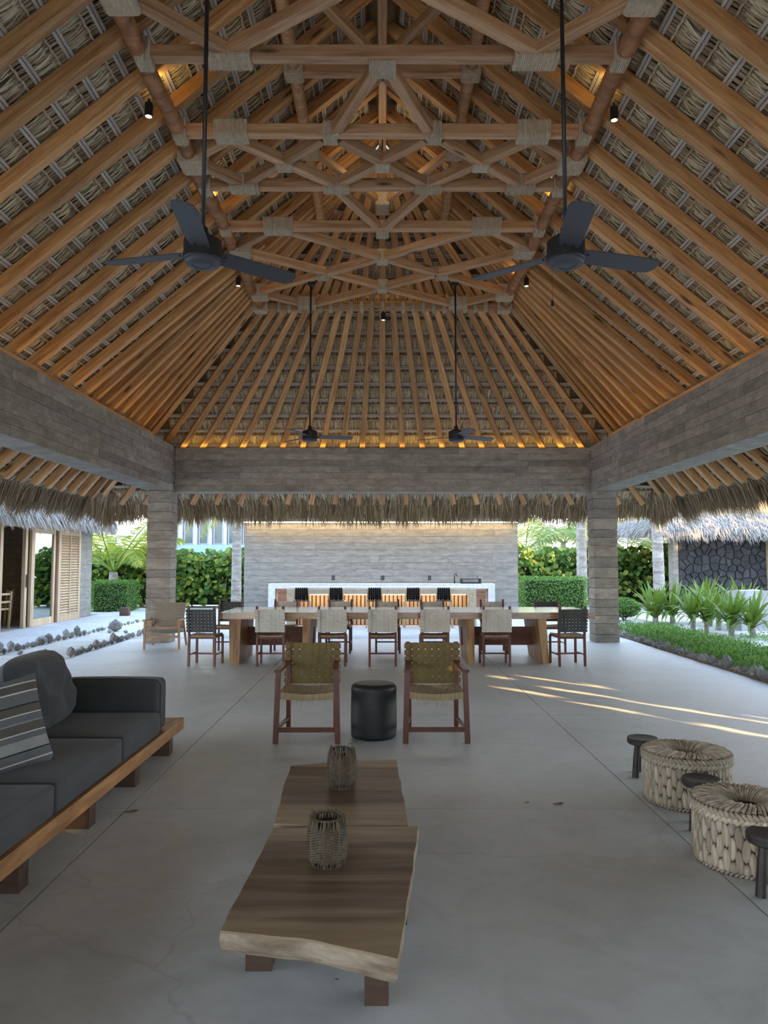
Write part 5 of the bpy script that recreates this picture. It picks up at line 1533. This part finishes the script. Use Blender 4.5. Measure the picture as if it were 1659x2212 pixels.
def sea_grape(label, cx_, cy_, L, D, h, n, seed):
    """loose hedge of big round leaves on thin stems"""
    t = thing('sea_grape_hedge', label, 'hedge', (cx_,cy_,-0.1))
    r = random.Random(seed); mb = MB()
    for i in range(n):
        u = r.uniform(-1,1); v = r.uniform(-1,1); top = h*(1+0.16*noise.noise(V((u*L*.8,seed,0)))+0.07*noise.noise(V((u*L*3,seed,4))))
        z = 0.25*h + (top-0.25*h)*r.random()**0.75
        if r.random() < .12: z = r.uniform(0.1, 0.3*h)
        p = V((u*L/2, v*D/2*(1-0.25*(z/h)**2), z))
        nn = (V((r.gauss(0,.5), -0.6+r.gauss(0,.5), 0.55+r.gauss(0,.35)))).normalized()
        a = nn.orthogonal().normalized(); b = nn.cross(a); R_ = r.uniform(0.055,0.115); k = 7
        base = len(mb.v)
        for q in range(k):
            an = 2*PI*q/k; mb.v.append(p + (a*math.cos(an)+b*math.sin(an))*R_ + nn*0.02*math.cos(2*an))
        mb.f.append(tuple(base+q for q in range(k)))
    stuff(mb.build('foliage', MT['seagrape'], t))
    for i in range(int(L*1.6)):
        x = -L/2+L*(i+r.random())/int(L*1.6); y = r.uniform(-D/3,D/3)
        mb = MB(); mb.tube([(x,y,0),(x+r.uniform(-.2,.2),y,h*.4),(x+r.uniform(-.4,.4),y+r.uniform(-.2,.2),h*.85)], [0.03,0.022,0.01], 5); mb.build('stem', MT['bark'], t)
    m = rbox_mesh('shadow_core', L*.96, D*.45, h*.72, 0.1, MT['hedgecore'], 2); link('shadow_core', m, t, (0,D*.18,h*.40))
    return t
sea_grape('tall sea grape hedge with round leaves behind the left column', -7.6, 27.2, 7.2, 1.8, 2.05, 5200, 3)
sea_grape('sunlit sea grape hedge beyond the right column', 8.0, 28.2, 8.6, 1.8, 2.15, 5200, 8)
sea_grape('low shaded shrubs far behind the left clipped hedge', -12.8, 28.5, 4.0, 1.8, 2.0, 1800, 14)

def frond_mesh(L, droop, n, mat, wl=0.5, lw=0.03, rise=0.7):
    mb = MB(); pts = []
    for i in range(13):
        u = i/12; pts.append(V((L*u*(1-.12*u), 0, L*(rise*u - droop*u*u))))
    mb.tube(pts, [0.022*(1-.85*i/12)+.003 for i in range(13)], 4)
    for i in range(n):
        u = 0.16+0.84*i/(n-1); k = min(11, int(u*12)); f = u*12-k; p = pts[k].lerp(pts[k+1], f); d = (pts[k+1]-pts[k]).normalized()
        ll = L*wl*(math.sin(PI*(0.12+0.86*u))**0.7)*RND.uniform(.85,1.1)
        for sg in (-1,1):
            dd = (d*0.55 + V((0,sg,0))*0.75 + V((0,0,-0.28+RND.uniform(-.12,.12)))).normalized()
            d2 = (dd + V((0,0,-0.75))).normalized()
            w = d*lw/2
            mb.strip([p, p+dd*ll*.55, p+dd*ll*.55+d2*ll*.45], [w*.6,w,w*.1])
    me = mb.mesh('frond'); me.materials.append(MT[mat]); return me
FR = [frond_mesh(2.4, d, 42, 'frond', .30, .045, r_) for d, r_ in ((.55,.95),(.75,.9),(.95,.8),(1.1,.55))]
FRU = [frond_mesh(2.4, d, 46, 'frond', .30, .045, r_) for d, r_ in ((.35,1.5),(.6,1.35),(.75,1.15),(.9,.9))]
FRP = [frond_mesh(2.8, d, 34, 'frondpale', .30, .05, r_) for d, r_ in ((.45,.9),(.75,.85),(1.0,.6))]
def palm(label, x, y, H, r0, r1, nf, fset, scale=1.0, lean=0.0, ring=True, seed=0, lowest=0):
    t = thing('palm_tree', label, 'palm', (x,y,-0.1)); rr = random.Random(seed)
    mb = MB(); pts = []; rs = []; n = max(6, int(H/0.09))
    for i in range(n+1):
        u = i/n; pts.append((lean*u*u*H, 0, H*u)); rs.append((r0+(r1-r0)*u)*(1+(0.05 if i%2 else 0))*(1+.5*max(0,.08-u)*4))
    mb.tube(pts, rs, 12); mb.build('trunk', MT['trunk'], t, smooth=False)
    for i in range(nf):
        a = 2*PI*i*0.382+rr.uniform(-.2,.2); f = fset[min(len(fset)-1, int(i/nf*len(fset)))]
        s = scale*rr.uniform(.85,1.1)
        M_ = Matrix.Translation((lean*H,0,H-0.02)) @ Matrix.Rotation(a,4,'Z') @ Matrix.Rotation(rr.uniform(-.12,.12),4,'Y') @ Matrix.Rotation(rr.uniform(-.3,.3),4,'X') @ Matrix.Diagonal((s,s,s,1))
        link('frond', f, t, mtx=M_)
    return t
palm('young palm with arching sunlit fronds above the clipped hedge on the left', -9.15, 25.3, 1.30, .20, .13, 12, FRU, 1.15, seed=1)
palm('tall ringed palm trunk just left of the bar wall', -4.75, 24.2, 3.6, .17, .13, 15, FR, .85, seed=2)
palm('tall grey palm trunk just left of the right column', 6.45, 24.0, 4.2, .17, .14, 14, FR, .8, seed=3)
palm('ringed reddish palm trunk in front of the stone hut', 8.12, 21.8, 4.6, .17, .13, 14, FR, 0.9, -0.02, seed=4)
for i, (x, y, H, lab) in enumerate(((6.0,31,2.1,'pale far palm right of the bar wall'),(8.3,34,2.5,'pale far palm above the right sea grape hedge'),(10.4,31.5,2.0,'pale far palm left of the stone hut eave'),(-14.0,31,2.2,'pale far palm at the far left behind the young palm'))):
    palm(lab, x, y, H, .15, .12, 15, FRP, 1.1, seed=10+i)

# strap leaved lilies on the right
def strap_mesh(L, W, droop, fold=0.25):
    mb = MB(); n = 7
    for i in range(n+1):
        u = i/n; w = W*(0.6+0.4*math.sin(PI*min(1,u*1.1+.05)))*(1-u**7)
        if i == n: w = 0.002
        x = L*u*(1-.18*droop*u); z = L*(0.80*u - droop*u*u)
        mb.v += [V((x,-w/2,z+fold*w/2)), V((x,0,z)), V((x,w/2,z+fold*w/2))]
    for i in range(n):
        a = 3*i; mb.f += [(a,a+3,a+4,a+1),(a+1,a+4,a+5,a+2)]
    me = mb.mesh('strap_leaf'); me.materials.append(MT['crinum']); return me
SL = [strap_mesh(.66,.085,.08), strap_mesh(.76,.092,.34), strap_mesh(.80,.088,.66), strap_mesh(.70,.08,.98)]
def lily(label, x, y, s, seed, H=.22, nl=34):
    t = thing('spider_lily', label, 'plant', (x,y,-0.02), 0, 'strap leaved lilies in the sand bed'); rr = random.Random(seed)
    mb = MB(); mb.tube([(0,0,0),(0.01,0,H*.5),(0,0,H)], [0.055*s,0.06*s,0.05*s], 8); mb.build('stem', MT['trunk'], t)
    for i in range(nl):
        u = i/nl; k = min(3, int(u*4)); a = 2.4*i+rr.uniform(-.3,.3); el = (0.62 - 0.6*u)*1.0
        ss = s*rr.uniform(.85,1.15)
        M_ = Matrix.Translation((0,0,H-.03)) @ Matrix.Rotation(a,4,'Z') @ Matrix.Rotation(-el,4,'Y') @ Matrix.Diagonal((ss,ss,ss,1))
        link('strap_leaf', SL[k], t, mtx=M_)
    return t
for i, (x,y,s,H,lab) in enumerate(((6.86,16.5,.98,.30,'strap leaved lily nearest the ground cover, left of the middle group'),(7.12,16.4,.9,.26,'strap leaved lily leaning beside the leftmost of the middle group'),
    (7.36,15.75,1.05,.24,'strap leaved lily in the middle of the sand bed'),(7.66,15.45,1.1,.20,'strap leaved lily in front of the pale boulder'),(7.66,17.0,1.05,.28,'strap leaved lily behind the middle one'),
    (6.95,19.0,1.25,.15,'dense strap leaved lily clump nearest the right column'),(7.35,18.9,1.2,.18,'strap leaved lily beside the dense clump'),(8.3,19.2,1.2,.3,'strap leaved lily far back under the stone wall'),(8.9,18.4,1.2,.3,'strap leaved lily far back behind the boulder'),(8.5,14.9,1.1,.22,'strap leaved lily at the right edge of the photo'),(7.9,18.0,1.1,.3,'strap leaved lily between the middle group and the stone wall'))):
    lily(lab, x, y, s, 40+i, H)
# round clipped shrub and boulder
t = thing('round_shrub', 'small rounded clipped shrub just right of the right column', 'shrub', (6.45, 19.9, -0.05))
mb = MB()
for i in range(2600):
    u = unit(); u.z = abs(u.z)*.9 if RND.random() < .7 else u.z*.5
    p = V((u.x*.40,u.y*.40,.32+u.z*.34)); mb.leaf(p*RND.uniform(.93,1.02), (u+unit()*.8), u, .05*RND.uniform(.7,1.2), .03, .1)
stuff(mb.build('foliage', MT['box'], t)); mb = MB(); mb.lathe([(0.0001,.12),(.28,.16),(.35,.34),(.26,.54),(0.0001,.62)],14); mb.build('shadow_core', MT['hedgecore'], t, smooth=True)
mb = MB()
for a in range(5): mb.tube([(0,0,0),(.12*math.cos(a*1.3),.12*math.sin(a*1.3),.2)], .012, 5)
stuff(mb.build('branches', MT['bark'], t))
bm = bmesh.new(); bmesh.ops.create_cube(bm, size=1.0); bmesh.ops.scale(bm, vec=(1.25,.7,.98), verts=bm.verts); bmesh.ops.subdivide_edges(bm, edges=bm.edges[:], cuts=4, use_grid_fill=True)
for v in bm.verts: v.co += v.co.normalized()*0.09*noise.noise(v.co*2.2) - v.co*0.08*max(0, (v.co.length-.7))
me = bpy.data.meshes.new('garden_boulder'); bm.to_mesh(me); bm.free(); me.materials.append(MT['boulder'])
o = link('garden_boulder', me, None, (8.75,17.2,.40)); tag(o, 'large pale squared boulder behind the lilies on the right', 'boulder')
o = link('paving_marker', rbox_mesh('paving_marker',.26,.2,.24,.015,MT['sofafoot'],2), None, (-7.45,21.6,.115)); tag(o, 'small brown block standing on the white path before the hedge', 'marker')
# ground cover strip
mb = MB()
for i in range(26000):
    x = RND.uniform(5.04,6.27); y = RND.uniform(8.0,16.5)
    hh = 0.20*(1+.35*noise.noise(V((x*2,y*2,0))))*min(1,(x-4.98)/.12)
    p = V((x,y,RND.uniform(.05,hh))); u = unit(); mb.leaf(p, V((u.x,u.y,.55+abs(u.z))), u, RND.uniform(.035,.065), RND.uniform(.012,.022), .1)
o = stuff(mb.build('ground_cover', MT['cover'])); tag(o, 'low bright green ground cover strip edged with stones', 'ground cover')
mb = MB()
for i in range(2600):
    x = RND.uniform(7.15,10.5); y = RND.uniform(13.6,15.6); 
    if noise.noise(V((x*1.5,y*1.5,3))) < -.05: continue
    p = V((x,y,RND.uniform(0,.08))); u = unit(); mb.leaf(p, V((u.x,u.y,.5)), u, .06, .03, .1)
o = stuff(mb.build('creeping_plants', MT['cover'])); tag(o, 'patchy creeping green plants on the sand below the lilies', 'ground cover')

# ------------------------------------------------------------------ trees added out of view to block the sun, crowns pierced for floor streaks
PER = V((SUN_H.y, -SUN_H.x, 0))           # across the sun direction
PATCH = [(1.38,9.38,.085),(1.80,9.5,.06),(2.06,9.28,.11),(2.15,8.30,.07),(2.48,8.48,.065),(2.92,8.2,.07),(3.0,7.22,.125),(3.6,7.35,.09),(1.32,10.38,.05),(1.68,10.45,.06),(2.35,9.7,.05)]
HOLES = [(V((x,y,0)), r) for x, y, r in PATCH] + [(V((-9.3,25.2,1.9)), 1.2)]  # crown gaps carved along sun rays to the floor streaks and the palm
def sun_screen_tree(label, along, across, H0, H1, W, n, seed, top=0, lf=.22):
    c = SUN_H*along + PER*across
    t = thing('sun_screen_tree', label, 'tree', (c.x,c.y,-0.1), 0, 'unseen trees added to screen the sun'); rr = random.Random(seed)
    mb = MB(); mb.tube([(0,0,0),(.1,0,H0+.5),(0,0,(H0+H1)/2)], [.22,.17,.1], 10); mb.build('trunk', MT['bark'], t)
    mb = MB()
    for i in range(n+top):
        z = rr.uniform(H0,H1) if i < n else rr.uniform(H1,H1+2.6); q = rr.uniform(-W/2,W/2); dpt = rr.uniform(-.7,.7)
        p = V((c.x,c.y,0)) + PER*q + SUN_H*dpt + V((0,0,z))
        ok = True
        for h0, r in HOLES:
            w = p - h0; w -= SUN_DIR*w.dot(SUN_DIR)
            if r > 1:
                if w.length < r: ok = False; break
            else:
                wh = w.dot(PER); wv = w.dot(PER.cross(SUN_DIR))
                if (wh/0.128)**2 + (wv/(r+0.046))**2 < 1: ok = False; break
        if not ok: continue
        u = V((rr.gauss(0,1),rr.gauss(0,1),rr.gauss(0,1))).normalized()
        d = (SUN_H*rr.gauss(0,.25) + PER*rr.gauss(0,1) + V((0,0,rr.gauss(0,1)))).normalized()
        mb.leaf(p - V((c.x,c.y,0)), d, (SUN_DIR+u*0.35).normalized(), lf*rr.uniform(.7,1.1), lf*.82, .1)
    stuff(mb.build('crown', MT['tree'], t)); return t
for i, (al, ac, h0, h1, w, n) in enumerate(((22,3.6,.8,12.5,5.4,24000),(22.5,-1.5,.8,12.5,6.0,42000),(7.5,-7.2,.25,9.0,5.8,66000),(22.3,-12.6,.8,12.5,6.0,26000),(22,-17.2,.8,17.5,5.0,36000),(22.4,-22.8,.8,9.3,6.6,22000))):
    sun_screen_tree('%s of the unseen leafy trees added to screen the low sun off the pavilion' % ('first','second','nearest','fourth','fifth','farthest')[i], al, ac, h0, h1, w, n, 70+i, 1500 if i == 5 else 0, .13 if i == 2 else .22)
